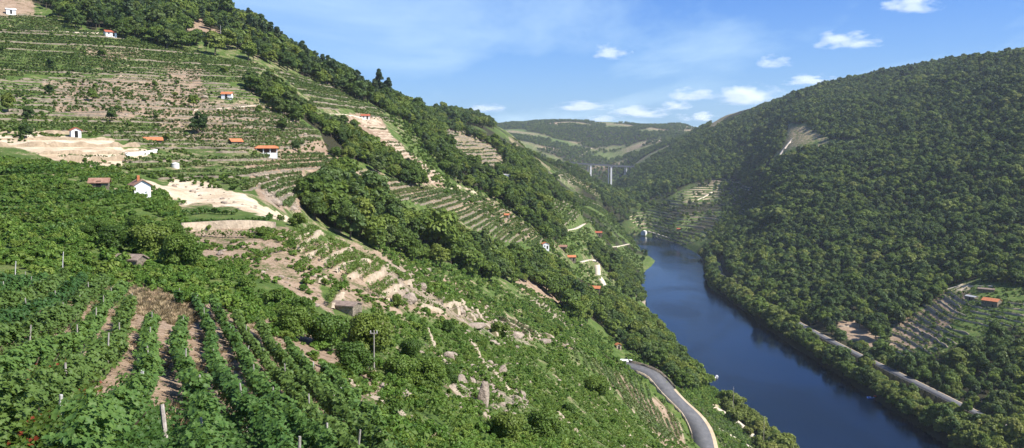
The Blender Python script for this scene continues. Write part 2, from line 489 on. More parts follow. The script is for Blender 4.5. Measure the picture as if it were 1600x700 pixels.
def mat_leaf(name, dark, mid, light, trans=0.3, rough=0.55, extra=None):
    """foliage: tint attribute per leaf, a random shade per plant"""
    m, nt, out = newmat(name)
    at = N(nt, 'ShaderNodeAttribute', attribute_name='tint').outputs['Fac']
    rnd = N(nt, 'ShaderNodeObjectInfo').outputs['Random']
    big = noise(nt, 0.018, 3, 0.6, wpos(nt))
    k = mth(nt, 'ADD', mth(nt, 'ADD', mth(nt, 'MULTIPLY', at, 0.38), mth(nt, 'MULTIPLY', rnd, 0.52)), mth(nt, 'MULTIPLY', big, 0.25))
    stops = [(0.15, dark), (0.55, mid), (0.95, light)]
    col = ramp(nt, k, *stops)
    odd = mth(nt, 'FRACT', mth(nt, 'MULTIPLY', rnd, 7.31))
    col = mixc(nt, mth(nt, 'MULTIPLY', mth(nt, 'GREATER_THAN', odd, 0.82), 0.45), col, (light[0] * 1.15, light[1] * 0.95, light[2]))
    if extra is not None:
        pick = mth(nt, 'GREATER_THAN', at, extra[0])
        col = mixc(nt, pick, col, extra[1])
    b = N(nt, 'ShaderNodeBsdfPrincipled'); b.inputs['Roughness'].default_value = rough; b.inputs['Specular IOR Level'].default_value = 0.25
    nt.links.new(col, b.inputs['Base Color'])
    t = N(nt, 'ShaderNodeBsdfTranslucent')
    nt.links.new(mixc(nt, 0.5, col, (0.20, 0.26, 0.03), 'MIX'), t.inputs['Color'])
    mx = N(nt, 'ShaderNodeMixShader'); mx.inputs[0].default_value = trans
    nt.links.new(b.outputs[0], mx.inputs[1]); nt.links.new(t.outputs[0], mx.inputs[2])
    nt.links.new(mx.outputs[0], out.inputs[0]); return m

M = {}
M['oak'] = mat_leaf('oak_leaves', (0.040, 0.068, 0.012), (0.090, 0.145, 0.022), (0.175, 0.230, 0.036), 0.3)
M['darkoak'] = mat_leaf('dark_leaves', (0.027, 0.050, 0.014), (0.055, 0.098, 0.022), (0.096, 0.145, 0.032), 0.22)
M['pine'] = mat_leaf('pine_needles', (0.022, 0.042, 0.018), (0.040, 0.072, 0.027), (0.066, 0.104, 0.034), 0.15)
M['river'] = mat_leaf('willow_leaves', (0.100, 0.130, 0.028), (0.175, 0.215, 0.046), (0.240, 0.275, 0.065), 0.35)
M['bush'] = mat_leaf('bush_leaves', (0.036, 0.072, 0.012), (0.080, 0.145, 0.022), (0.140, 0.205, 0.032), 0.3)
M['vine'] = mat_leaf('vine_leaves', (0.038, 0.086, 0.018), (0.074, 0.150, 0.027), (0.135, 0.215, 0.036), 0.35)
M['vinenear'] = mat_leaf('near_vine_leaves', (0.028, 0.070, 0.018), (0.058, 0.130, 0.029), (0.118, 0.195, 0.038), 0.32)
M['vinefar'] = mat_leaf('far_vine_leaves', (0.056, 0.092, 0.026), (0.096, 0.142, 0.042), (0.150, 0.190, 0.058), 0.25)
M['bramble'] = mat_leaf('bramble_leaves', (0.040, 0.075, 0.012), (0.085, 0.135, 0.018), (0.150, 0.190, 0.025), 0.3, extra=(0.86, (0.22, 0.045, 0.022)))
M['scrub'] = mat_leaf('scrub_leaves', (0.050, 0.105, 0.014), (0.100, 0.190, 0.026), (0.185, 0.270, 0.045), 0.33)
M['straw'] = mat_leaf('dry_grass', (0.26, 0.20, 0.11), (0.36, 0.275, 0.155), (0.46, 0.36, 0.22), 0.2)
M['bark'] = mat_plain('bark', (0.06, 0.045, 0.033), (0.15, 0.12, 0.09), 3.0, 0.95, 0.6, 0.05)
M['stem'] = mat_plain('vine_stem', (0.07, 0.05, 0.035), (0.16, 0.12, 0.085), 14.0, 0.95)
M['wood'] = mat_plain('weathered_post', (0.22, 0.19, 0.16), (0.42, 0.38, 0.33), 9.0, 0.9)
M['granite_post'] = mat_plain('granite_post', (0.42, 0.40, 0.36), (0.62, 0.60, 0.55), 12.0, 0.9)
M['stone'] = mat_plain('dry_stone', (0.10, 0.082, 0.058), (0.29, 0.24, 0.175), 0.9, 0.95, 1.0, 0.25)
M['sandstone'] = mat_plain('pale_dry_stone', (0.26, 0.205, 0.14), (0.52, 0.42, 0.30), 0.8, 0.95, 1.0, 0.2)
M['pale'] = mat_plain('pale_terrace_stone', (0.27, 0.21, 0.14), (0.50, 0.41, 0.29), 0.9, 0.95, 1.0, 0.2)
M['dugwall'] = mat_plain('dug_bank', (0.22, 0.165, 0.105), (0.40, 0.31, 0.21), 0.8, 0.95, 1.0, 0.2)
M['rock'] = mat_plain('granite_rock', (0.20, 0.155, 0.115), (0.46, 0.375, 0.29), 0.9, 0.95, 1.0, 0.3)
M['ledge'] = mat_plain('terrace_soil', (0.075, 0.085, 0.030), (0.21, 0.165, 0.09), 0.35, 0.97, 0.6, 0.1)
M['asphalt'] = mat_plain('asphalt', (0.085, 0.085, 0.088), (0.135, 0.132, 0.13), 0.6, 0.9, 0.2, 0.02)
M['verge'] = mat_plain('sandy_verge', (0.33, 0.25, 0.155), (0.50, 0.39, 0.265), 0.4, 0.97, 0.5, 0.08)
M['track'] = mat_plain('sandy_track', (0.48, 0.40, 0.29), (0.66, 0.57, 0.44), 0.3, 0.97, 0.4, 0.08)
M['concrete'] = mat_plain('concrete', (0.50, 0.48, 0.44), (0.66, 0.64, 0.60), 0.5, 0.9, 0.2, 0.02)
M['white'] = mat_plain('white_render', (0.66, 0.65, 0.62), (0.80, 0.79, 0.77), 0.9, 0.85, 0.2, 0.02)
M['tile'] = None
M['slate'] = mat_plain('stone_slabs', (0.14, 0.10, 0.08), (0.30, 0.23, 0.18), 1.4, 0.9, 0.8, 0.08)
M['dark'] = mat_plain('dark_opening', (0.012, 0.011, 0.010), (0.025, 0.022, 0.02), 2.0, 0.9, 0)
M['glass'] = mat_plain('window_glass', (0.03, 0.04, 0.05), (0.05, 0.06, 0.07), 2.0, 0.15, 0, spec=0.5)
M['orange_tile'] = mat_plain('orange_roof_tile', (0.36, 0.115, 0.045), (0.56, 0.22, 0.10), 1.6, 0.85, 0.5, 0.05)
M['brown_tile'] = mat_plain('weathered_roof_tile', (0.19, 0.095, 0.062), (0.36, 0.215, 0.15), 1.8, 0.9, 0.6, 0.05)
M['red_tile'] = mat_plain('red_roof_tile', (0.26, 0.065, 0.035), (0.42, 0.13, 0.07), 1.5, 0.88, 0.5, 0.05)
M['deck'] = mat_plain('bridge_deck', (0.10, 0.11, 0.12), (0.15, 0.16, 0.17), 0.3, 0.9, 0)
M['metal'] = mat_plain('grey_metal', (0.30, 0.30, 0.30), (0.42, 0.42, 0.42), 3.0, 0.5, 0)
M['bluepaint'] = mat_plain('blue_paint', (0.05, 0.16, 0.50), (0.08, 0.22, 0.58), 3.0, 0.5, 0)
M['redpaint'] = mat_plain('red_paint', (0.50, 0.05, 0.04), (0.60, 0.08, 0.06), 3.0, 0.5, 0)

def mat_ground():
    m, nt, out = newmat('hillside_ground')
    p = wpos(nt)
    at = N(nt, 'ShaderNodeAttribute', attribute_name='cover')
    sep = N(nt, 'ShaderNodeSeparateColor'); nt.links.new(at.outputs['Color'], sep.inputs[0])
    dry, bare, rock = sep.outputs[0], sep.outputs[1], sep.outputs[2]
    wood = at.outputs['Alpha']
    nb, nm, nf = noise(nt, 0.02, 4, 0.6, p), noise(nt, 0.22, 5, 0.65, p), noise(nt, 2.2, 5, 0.7, p)
    grass = ramp(nt, mth(nt, 'ADD', mth(nt, 'MULTIPLY', nm, 0.6), mth(nt, 'MULTIPLY', nf, 0.4)),
                 (0.30, (0.035, 0.062, 0.014)), (0.50, (0.080, 0.125, 0.028)), (0.62, (0.145, 0.160, 0.052)), (0.78, (0.26, 0.205, 0.105)))
    straw = ramp(nt, mth(nt, 'ADD', mth(nt, 'MULTIPLY', nm, 0.5), mth(nt, 'MULTIPLY', nf, 0.5)),
                 (0.30, (0.125, 0.085, 0.055)), (0.48, (0.270, 0.190, 0.125)), (0.60, (0.380, 0.285, 0.200)), (0.75, (0.42, 0.35, 0.26)))
    sand = ramp(nt, mth(nt, 'ADD', mth(nt, 'MULTIPLY', nb, 0.35), mth(nt, 'MULTIPLY', nm, 0.65)),
                (0.34, (0.36, 0.265, 0.165)), (0.50, (0.55, 0.44, 0.30)), (0.64, (0.66, 0.56, 0.42)))
    stone = ramp(nt, nf, (0.30, (0.13, 0.10, 0.07)), (0.50, (0.30, 0.24, 0.175)), (0.70, (0.47, 0.39, 0.30)))
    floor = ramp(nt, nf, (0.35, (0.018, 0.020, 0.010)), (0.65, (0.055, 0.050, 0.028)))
    def w(a, spread):      # ragged edge for a cover weight
        return ramp(nt, mth(nt, 'ADD', a, mth(nt, 'MULTIPLY', mth(nt, 'SUBTRACT', mth(nt, 'ADD', mth(nt, 'MULTIPLY', nm, 0.6), mth(nt, 'MULTIPLY', nf, 0.4)), 0.5), spread)), (0.40, 0.0), (0.60, 1.0))
    c = mixc(nt, w(dry, 1.7), grass, straw)
    c = mixc(nt, w(rock, 1.6), c, stone)
    c = mixc(nt, w(bare, 0.9), c, sand)
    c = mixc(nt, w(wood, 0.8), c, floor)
    b = N(nt, 'ShaderNodeBsdfPrincipled'); b.inputs['Roughness'].default_value = 0.97; b.inputs['Specular IOR Level'].default_value = 0.1
    nt.links.new(c, b.inputs['Base Color'])
    h = mth(nt, 'ADD', mth(nt, 'MULTIPLY', nm, 1.0), mth(nt, 'MULTIPLY', nf, 0.35))
    nt.links.new(bump(nt, h, 0.9, 0.8), b.inputs['Normal'])
    nt.links.new(b.outputs[0], out.inputs[0]); return m
M['ground'] = mat_ground()

def mat_water():
    m, nt, out = newmat('river_water')
    p = wpos(nt)
    mp = N(nt, 'ShaderNodeMapping'); mp.inputs['Scale'].default_value = (1.0, 0.55, 1.0); nt.links.new(p, mp.inputs[0])
    h = mth(nt, 'ADD', mth(nt, 'MULTIPLY', noise(nt, 0.9, 4, 0.6, mp.outputs[0]), 0.5), mth(nt, 'MULTIPLY', noise(nt, 0.16, 3, 0.6, mp.outputs[0]), 0.8))
    b = N(nt, 'ShaderNodeBsdfPrincipled')
    patch = noise(nt, 0.02, 3, 0.6, mp.outputs[0])
    nt.links.new(ramp(nt, patch, (0.35, (0.0012, 0.005, 0.014)), (0.65, (0.0016, 0.006, 0.019))), b.inputs['Base Color'])
    nt.links.new(ramp(nt, noise(nt, 0.011, 4, 0.6, mp.outputs[0], 1.2), (0.40, 0.05), (0.62, 0.24)), b.inputs['Roughness'])
    b.inputs['IOR'].default_value = 1.33; b.inputs['Specular IOR Level'].default_value = 0.20
    nt.links.new(bump(nt, h, 0.35, 0.25), b.inputs['Normal'])
    nt.links.new(b.outputs[0], out.inputs[0]); return m
M['water'] = mat_water()

# ---------------------------------------------------------------- land cover read off the photograph, in world space through the survey
# (polygon in photo pixels, nearest and farthest distance in metres)
FOREST = {
 'hilltop': ([(40,-60),(50,-2),(100,20),(140,42),(190,46),(235,54),(275,68),(305,58),(325,72),(350,62),(385,80),(440,94),(480,114),(530,132),(570,152),(600,166),(645,160),(625,120),(400,-60)], 380, 1000),
 'rib': ([(388,122),(420,112),(462,148),(500,180),(560,192),(600,228),(650,262),(662,284),(640,284),(600,262),(550,248),(520,238),(500,205),(470,185),(440,170),(415,155),(390,142)], 300, 700),
 'slope': ([(604,172),(640,188),(668,228),(697,258),(708,276),(754,294),(811,331),(851,363),(866,382),(885,360),(860,322),(868,310),(900,308),(893,286),(857,263),(823,240),(780,222),(740,205),(700,188),(680,172),(640,146),(606,146)], 450, 1300),
 'ridge': ([(630,138),(700,158),(765,184),(775,196),(720,188),(690,174),(650,158)], 800, 1900),
 'gully': ([(468,282),(500,264),(540,270),(580,292),(600,312),(640,332),(690,340),(740,366),(790,386),(830,398),(845,392),(880,416),(900,436),(940,448),(980,468),(1015,500),(1060,516),(1090,552),(1106,598),(1075,602),(1040,578),(1000,548),(945,508),(895,484),(850,446),(810,432),(760,428),(700,410),(640,392),(590,372),(540,346),(492,326)], 180, 700),
 'lowerhouses': ([(918,380),(950,386),(975,402),(992,424),(1010,452),(1004,474),(975,452),(948,424),(925,402)], 500, 1050),
 'shore': ([(1128,606),(1150,612),(1190,650),(1236,690),(1245,730),(1190,700),(1140,644)], 380, 620),
 'rightbank': ([(1088,214),(1130,190),(1200,160),(1300,125),(1400,100),(1500,90),(1600,80),(1760,20),(1760,790),(1500,740),(1380,640),(1240,556),(1130,476),(1098,424),(1090,396),(1130,366),(1180,328),(1196,300),(1150,276),(1090,282),(1040,296),(985,322),(945,318),(935,290),(1000,268),(1050,236)], 440, 3000),
 'fields': ([(975,345),(1010,325),(1050,310),(1090,288),(1130,276),(1165,296),(1190,300),(1180,330),(1150,350),(1120,372),(1080,380),(1060,388),(1000,372)], 1250, 2000),
}
CLEAR = [
 ([(288,26),(320,34),(356,54),(352,66),(310,62),(295,44)], 350, 800),
 ([(690,193),(720,203),(772,224),(794,256),(770,264),(728,246),(698,226)], 500, 1500),
 ([(1228,191),(1262,189),(1270,203),(1300,214),(1345,215),(1332,223),(1290,227),(1250,231),(1228,240),(1208,252),(1196,266),(1192,262),(1206,244),(1228,218)], 1000, 2500),
 ([(1478,444),(1545,432),(1630,440),(1660,470),(1640,500),(1570,516),(1520,530),(1480,552),(1445,565),(1395,560),(1372,535),(1400,505),(1440,475)], 450, 800),
 ([(1308,498),(1348,503),(1382,530),(1366,546),(1310,522)], 450, 800),
]
DRY = [   # dry, stony or straw-coloured ground
 ([(-80,-20),(60,0),(60,22),(20,24),(-80,30)], 300, 700, .7), ([(288,26),(320,34),(356,54),(352,66),(310,62),(295,44)], 350, 800, .9),
 ([(130,70),(220,74),(222,92),(130,88)], 300, 600, .55), ([(70,128),(180,122),(320,132),(330,165),(300,182),(180,184),(90,172)], 250, 600, .78),
 ([(262,100),(320,108),(310,128),(268,126)], 250, 600, .7), ([(300,160),(420,160),(500,215),(470,235),(380,230),(260,210),(250,185)], 250, 600, .6),
 ([(430,205),(500,215),(545,250),(525,262),(478,268),(465,330),(410,320),(380,262),(420,250)], 220, 600, .85),
 ([(540,178),(585,180),(640,240),(700,290),(660,286),(640,262),(600,225)], 380, 800, .95),
 ([(530,250),(620,280),(690,300),(760,306),(850,370),(830,380),(760,350),(690,322),(600,300),(556,276)], 280, 800, .6),
 ([(690,193),(720,203),(772,224),(794,256),(770,264),(728,246),(698,226)], 500, 1500, .55),
 ([(790,210),(830,215),(880,245),(930,290),(940,320),(905,300),(860,258),(800,232)], 1000, 2400, .75),
 ([(285,346),(430,350),(470,366),(560,382),(640,412),(760,455),(880,505),(960,545),(940,560),(860,530),(800,540),(720,505),(640,490),(560,480),(500,440),(430,400),(290,372)], 90, 330, .6),
 ([(300,372),(430,400),(500,440),(530,500),(480,470),(400,430),(320,400)], 60, 160, .6),
 ([(560,480),(760,510),(900,560),(1040,640),(1100,720),(560,720),(520,600)], 25, 330, .36),
 ([(200,440),(240,455),(300,490),(285,505),(230,490)], 25, 80, 1.0), ([(80,410),(200,405),(210,440),(120,445)], 30, 90, .8),
 ([(380,480),(470,540),(430,545),(390,510)], 40, 110, .8),
 ([(940,560),(1060,650),(1090,720),(1040,700),(1000,640),(960,600)], 150, 380, .6),
 ([(855,310),(905,306),(960,345),(1000,395),(960,392),(900,388),(866,365)], 700, 1500, .35),
 ([(900,385),(960,400),(1000,440),(960,460),(905,450)], 500, 1000, .4),
 ([(975,345),(1010,325),(1050,310),(1090,288),(1130,276),(1190,300),(1180,330),(1120,372),(1060,388),(1000,372)], 1250, 2000, .5),
 ([(1228,191),(1262,189),(1270,203),(1300,214),(1345,215),(1332,223),(1290,227),(1250,231),(1228,240),(1208,252),(1196,266),(1192,262),(1206,244),(1228,218)], 1000, 2500, .5),
 ([(1400,506),(1445,478),(1482,447),(1520,460),(1500,500),(1450,548),(1390,548)], 450, 800, .7), ([(1308,498),(1348,503),(1382,530),(1366,546),(1310,522)], 450, 800, .9),
 ([(800,440),(870,440),(900,480),(850,470)], 300, 520, .8),
 ([(0,480),(560,470),(620,720),(-60,720)], 8, 90, .75), 
]
BARE = [
 ([(-20,212),(60,206),(112,214),(160,217),(200,230),(232,234),(228,243),(190,246),(200,258),(170,266),(110,257),(60,243),(20,228),(-20,222)], 190, 330, 1.0),
 ([(255,292),(300,279),(330,285),(370,305),(420,325),(458,345),(430,342),(380,331),(335,318),(280,320),(262,306)], 150, 280, 1.0),
 ([(168,262),(215,276),(262,290),(250,300),(205,284),(170,272)], 150, 280, .75),
 ([(545,178),(585,182),(602,196),(572,196)], 380, 700, .55), ([(700,290),(756,295),(750,302),(705,300)], 400, 700, .7),
 ([(800,215),(828,216),(826,226),(810,226)], 1000, 2000, .7), ([(1240,192),(1256,191),(1256,197),(1240,198)], 1000, 2500, .5),
 ([(1490,440),(1520,440),(1515,462),(1490,462)], 450, 800, .6), ([(1085,625),(1120,628),(1130,645),(1100,640)], 330, 560, .6),
 ([(955,548),(985,560),(985,572),(960,568)], 230, 420, .6), ([(1020,212),(1060,212),(1050,224),(1018,226)], 2000, 4500, .7),
]
ROCK = [
 ([(385,262),(470,270),(468,330),(420,318)], 180, 420, .6), ([(600,400),(680,420),(790,478),(850,520),(830,545),(760,520),(690,490),(620,470),(590,440)], 120, 300, .5),
 ([(700,575),(800,580),(830,640),(740,640)], 60, 200, .55), ([(820,455),(900,490),(960,540),(930,535),(860,500)], 200, 420, .6),
 ([(1000,440),(1020,455),(1005,480),(985,462)], 500, 1000, .7), ([(840,250),(930,300),(935,325),(880,290)], 1000, 2400, .6),
]
jx = GPX + 26 * fbm(GX / (GY * .02 + .2), GY / (GY * .02 + .2) + GX * .01, 41, 3)
jy = GPY + 18 * fbm(GX / (GY * .02 + .2) + 9, GX * .013 + np.log(GY) * 30, 43, 3)
cover = np.zeros((NL, NA, 4), np.float32)
def paint(k, poly, d0, d1, val):
    m = inpoly(jx, jy, poly) & (GY > d0) & (GY < d1)
    cover[..., k] = np.where(m, val, cover[..., k])
for p_, d0, d1, v in DRY: paint(0, p_, d0, d1, v)
for p_, d0, d1, v in BARE: paint(1, p_, d0, d1, v)
for p_, d0, d1, v in ROCK: paint(2, p_, d0, d1, v)
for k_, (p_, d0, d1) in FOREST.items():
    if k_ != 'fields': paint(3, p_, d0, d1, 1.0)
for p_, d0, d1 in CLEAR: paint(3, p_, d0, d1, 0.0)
left = (GPX < 900) & (GY > 180) & (GY < 1000)
base_dry = 0.34 + 0.5 * fbm(GX / 60, GY / 60, 51, 3)
cover[..., 0] = np.where(left & (cover[..., 0] == 0), base_dry, cover[..., 0])
bend = (GPX > 660) & (GPX < 1210) & (GY > 950) & (GY <= 1900) & (cover[..., 3] < .5)
cover[..., 0] = np.where(bend, np.maximum(cover[..., 0] * .7, .26 + .7 * fbm(GX / 50, GY / 50, 53, 3)), cover[..., 0])
cover[..., 3] = np.where(bend, np.clip(.46 - 1.6 * fbm(GX / 40, GY / 40, 57, 3), 0, .8), cover[..., 3])
far = GY > 1900
fn = fbm(GX / 160, GY / 160, 61, 4)
cover[..., 0] = np.where(far, 0.42 + 0.9 * fn, cover[..., 0])
cover[..., 3] = np.where(far & (GPX < 1090), np.clip(0.66 - 2.4 * fbm(GX / 210, GY / 210, 67, 4), 0, 1), cover[..., 3])
for _ in range(2):     # soften by a cell or two
    cover[1:-1, 1:-1] = 0.4 * cover[1:-1, 1:-1] + 0.15 * (cover[:-2, 1:-1] + cover[2:, 1:-1] + cover[1:-1, :-2] + cover[1:-1, 2:])

V = np.stack([GX, GY, GZ], -1).reshape(-1, 3)
idx = np.arange(NA * NL).reshape(NL, NA)
F = np.stack([idx[:-1, :-1], idx[:-1, 1:], idx[1:, 1:], idx[1:, :-1]], -1).reshape(-1, 4)
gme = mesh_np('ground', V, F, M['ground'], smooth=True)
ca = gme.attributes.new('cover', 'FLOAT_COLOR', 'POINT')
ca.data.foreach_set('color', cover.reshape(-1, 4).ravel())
tag(obj('ground', gme), kind='structure')

# river: a sheet between the banks
wy = np.arange(-390, 1660, 6.0); wx = np.arange(40, 340, 6.0)
WX, WY = np.meshgrid(wx, wy)
wi = np.arange(WX.size).reshape(WX.shape)
tag(obj('river', mesh_np('river', np.stack([WX, WY, WX * 0], -1).reshape(-1, 3),
    np.stack([wi[:-1, :-1], wi[:-1, 1:], wi[1:, 1:], wi[1:, :-1]], -1).reshape(-1, 4), M['water'], smooth=True)), kind='structure')

# ---------------------------------------------------------------- leaves, trees, vines
def unit(v):
    return v / (np.linalg.norm(v, axis=-1, keepdims=True) + 1e-9)

def cards(C, Nn, S, r, aspect=0.62, fold=0.18):
    """one folded diamond leaf (or spray) per centre: verts, quads"""
    n_ = len(C)
    Nn = unit(Nn)
    t = unit(np.cross(Nn, r.normal(size=(n_, 3))))
    b = np.cross(Nn, t)
    S = np.asarray(S, float).reshape(-1, 1)
    p0, p2 = C - t * S, C + t * S
    p1 = C + b * S * aspect + Nn * S * fold
    p3 = C - b * S * aspect + Nn * S * fold
    V = np.stack([p0, p1, p2, p3], 1).reshape(-1, 3)
    return V, np.arange(n_ * 4).reshape(-1, 4)

def lobed_leaves(C, Nn, S, r):
    """five-lobed vine leaves, slightly cupped: verts, triangle fans"""
    n_ = len(C)
    ang = np.array([-180, -140, -105, -75, -45, -22, 0, 22, 45, 75, 105, 140]) * math.pi / 180
    rad = np.array([0.25, 0.72, 0.62, 0.95, 0.60, 0.80, 1.10, 0.80, 0.60, 0.95, 0.62, 0.72])
    Nn = unit(Nn)
    down = np.tile(np.array([[0, 0, -1.0]]), (n_, 1)) + 0.5 * r.normal(size=(n_, 3))
    t = unit(down - (down * Nn).sum(1, keepdims=True) * Nn)
    b = np.cross(Nn, t)
    S = np.asarray(S, float).reshape(-1, 1)
    vs = [C - Nn * S * 0.12]
    for a_, k in zip(ang, rad):
        vs.append(C + (t * math.cos(a_) + b * math.sin(a_)) * S * k + Nn * S * (0.14 * abs(math.sin(a_)) * k))
    V = np.stack(vs, 1).reshape(-1, 3)
    m = len(ang)
    base = np.arange(n_)[:, None, None] * (m + 1)
    tri = np.array([(0, 1 + k, 1 + (k + 1) % m) for k in range(m)])[None]
    return V, (base + tri).reshape(-1, 3), m + 1

def crown(r, H, W, lobes, ncard, size, kind='round'):
    """leaf sprays over the outside of many lobes, uneven outline with gaps"""
    L = []
    for k in range(lobes):
        for _ in range(30):
            q = r.normal(size=3); q /= np.linalg.norm(q); q *= r.uniform(0.35, 1.0) ** 0.6
            if kind == 'round':
                c = np.array([q[0] * W * 0.36, q[1] * W * 0.36, H * (0.54 + 0.32 * q[2])]); rad = W * r.uniform(0.13, 0.23)
            elif kind == 'pine':
                zz = r.uniform(0.42, 1.0); wid = W * 0.40 * (1.08 - zz) ** 0.55
                c = np.array([q[0] * wid, q[1] * wid, H * zz * 0.94]); rad = W * r.uniform(0.12, 0.19)
            elif kind == 'column':
                zz = r.uniform(0.12, 0.95); wid = W * 0.30 * math.sin(math.pi * (0.15 + 0.8 * zz)) 
                c = np.array([q[0] * wid, q[1] * wid, H * zz]); rad = W * r.uniform(0.18, 0.28)
            else:   # bush: foliage to the ground
                c = np.array([q[0] * W * 0.36, q[1] * W * 0.36, H * (0.45 + 0.36 * q[2])]); rad = W * r.uniform(0.14, 0.24)
            break
        L.append((c, rad))
    w = np.array([l[1] ** 2 for l in L]); cnt = np.maximum((w / w.sum() * ncard).astype(int), 3)
    C, Nn, T = [], [], []
    for (c, rad), m in zip(L, cnt):
        d = unit(r.normal(size=(m, 3))); d[:, 2] = np.where(d[:, 2] < -0.35, -d[:, 2], d[:, 2])
        rr = rad * r.uniform(0.55, 1.08, size=(m, 1)) ** 0.7
        sq = np.array([1, 1, 0.82])
        C.append(c + d * rr * sq); Nn.append(unit(d + 0.55 * r.normal(size=(m, 3)) + np.array([0, 0, .25])))
        T.append(np.clip(r.normal(0.5, 0.2) + r.normal(0, 0.22, size=m), 0, 1))
    C, Nn, T = np.concatenate(C), np.concatenate(Nn), np.concatenate(T)
    C[:, 2] = np.maximum(C[:, 2], 0.05 * H)
    Vv, Ff = cards(C, Nn, size * r.uniform(0.65, 1.35, size=len(C)), r)
    return Vv, Ff, np.repeat(T, 4), L

def trunk_mb(r, H, W, L, thick, kind):
    mb = MB()
    lean = r.normal(size=2) * 0.03 * H
    top = 0.55 * H if kind in ('round', 'bush') else 0.9 * H
    path = [(0, 0, -0.8), (0, 0, 0.05 * H), (lean[0] * .4, lean[1] * .4, top * .45), (lean[0], lean[1], top)]
    mb.tube(path, [thick * 1.35, thick, thick * .8, thick * .35], 8)
    for c, rad in (L[:7] if kind != 'column' else L[:2]):
        s = np.array([lean[0] * .5, lean[1] * .5, min(c[2] * .55, top * .8)])
        m_ = (s + c) / 2 + np.array([0, 0, 0.05 * H])
        mb.tube([s, m_, c], [thick * .45, thick * .3, thick * .1], 5)
    return mb

PROTO = {}
def make_proto(key, kind, H, W, lobes, ncard, size, leaf, thick, seed):
    r = np.random.default_rng(seed)
    Vv, Ff, T, L = crown(r, H, W, lobes, ncard, size, kind)
    cm = mesh_np('crown', Vv, Ff, M[leaf], T)
    tm = trunk_mb(r, H, W, L, thick, kind).mesh('trunk', M['bark'], True)
    tv = np.zeros(len(tm.vertices) * 3); tm.vertices.foreach_get('co', tv); tv = tv.reshape(-1, 3)
    tf = np.array([list(p.vertices) for p in tm.polygons if len(p.vertices) == 4])
    jm = mesh_np('tree', np.concatenate([Vv, tv]), np.concatenate([Ff, tf + len(Vv)]), [M[leaf], M['bark']],
                 np.concatenate([T, np.zeros(len(tv))]), midx=np.concatenate([np.zeros(len(Ff)), np.ones(len(tf))]))
    PROTO[key] = dict(crown=cm, trunk=tm, joined=jm, H=H, W=W)

for i in range(4): make_proto(f'oak{i}', 'round', 9.0, 8.6, 17 + i, 2300, 0.50, 'oak', 0.26, 100 + i)
for i in range(2): make_proto(f'dark{i}', 'round', 9.5, 8.0, 18, 2300, 0.48, 'darkoak', 0.26, 120 + i)
for i in range(3): make_proto(f'pine{i}', 'pine', 13.0, 6.0, 20, 1700, 0.46, 'pine', 0.24, 140 + i)
for i in range(3): make_proto(f'river{i}', 'bush', 6.5, 7.0, 17, 2000, 0.42, 'river', 0.16, 160 + i)
make_proto('cypress', 'column', 9.0, 2.2, 18, 1200, 0.30, 'darkoak', 0.15, 170)
for i in range(3): make_proto(f'bush{i}', 'bush', 3.2, 3.8, 15, 2400, 0.19, 'bush', 0.07, 180 + i)
for i in range(3): make_proto(f'near{i}', 'bush', 5.5, 6.5, 26, 9500, 0.17, 'bush', 0.13, 190 + i)
for i in range(3): make_proto(f'clump{i}', 'bush', 0.95, 1.25, 9, 300, 0.115, 'scrub', 0.02, 200 + i)
for i in range(3): make_proto(f'fine{i}', 'bush', 0.95, 1.25, 9, 620, 0.075, 'scrub', 0.02, 230 + i)
for i in range(2):                               # dry grass: a tuft of thin blades
    r = np.random.default_rng(210 + i); nb = 90
    a_ = r.uniform(0, 6.28, nb); q = np.sqrt(r.uniform(0, 1, nb)) * .35; ln_ = r.uniform(.18, .5, nb)
    p0 = np.stack([q * np.cos(a_), q * np.sin(a_), np.zeros(nb)], 1)
    tip = p0 + np.stack([np.cos(a_) * ln_ * .55 + r.normal(0, .1, nb), np.sin(a_) * ln_ * .55 + r.normal(0, .1, nb), ln_], 1)
    w_ = np.stack([-np.sin(a_), np.cos(a_), a_ * 0], 1) * .014
    mid_ = (p0 + tip) / 2 + np.array([0, 0, .05])
    Vt = np.stack([p0 - w_, p0 + w_, mid_ + w_, tip, mid_ - w_], 1).reshape(-1, 3)
    PROTO[f'tuft{i}'] = dict(joined=mesh_np('tuft', Vt, np.arange(nb * 5).reshape(-1, 5), M['straw'], np.repeat(r.uniform(0, 1, nb), 5)), H=.5, W=.8)
for i in range(2): make_proto(f'farclump{i}', 'bush', 1.3, 2.2, 7, 80, 0.42, 'bush', 0.03, 220 + i)

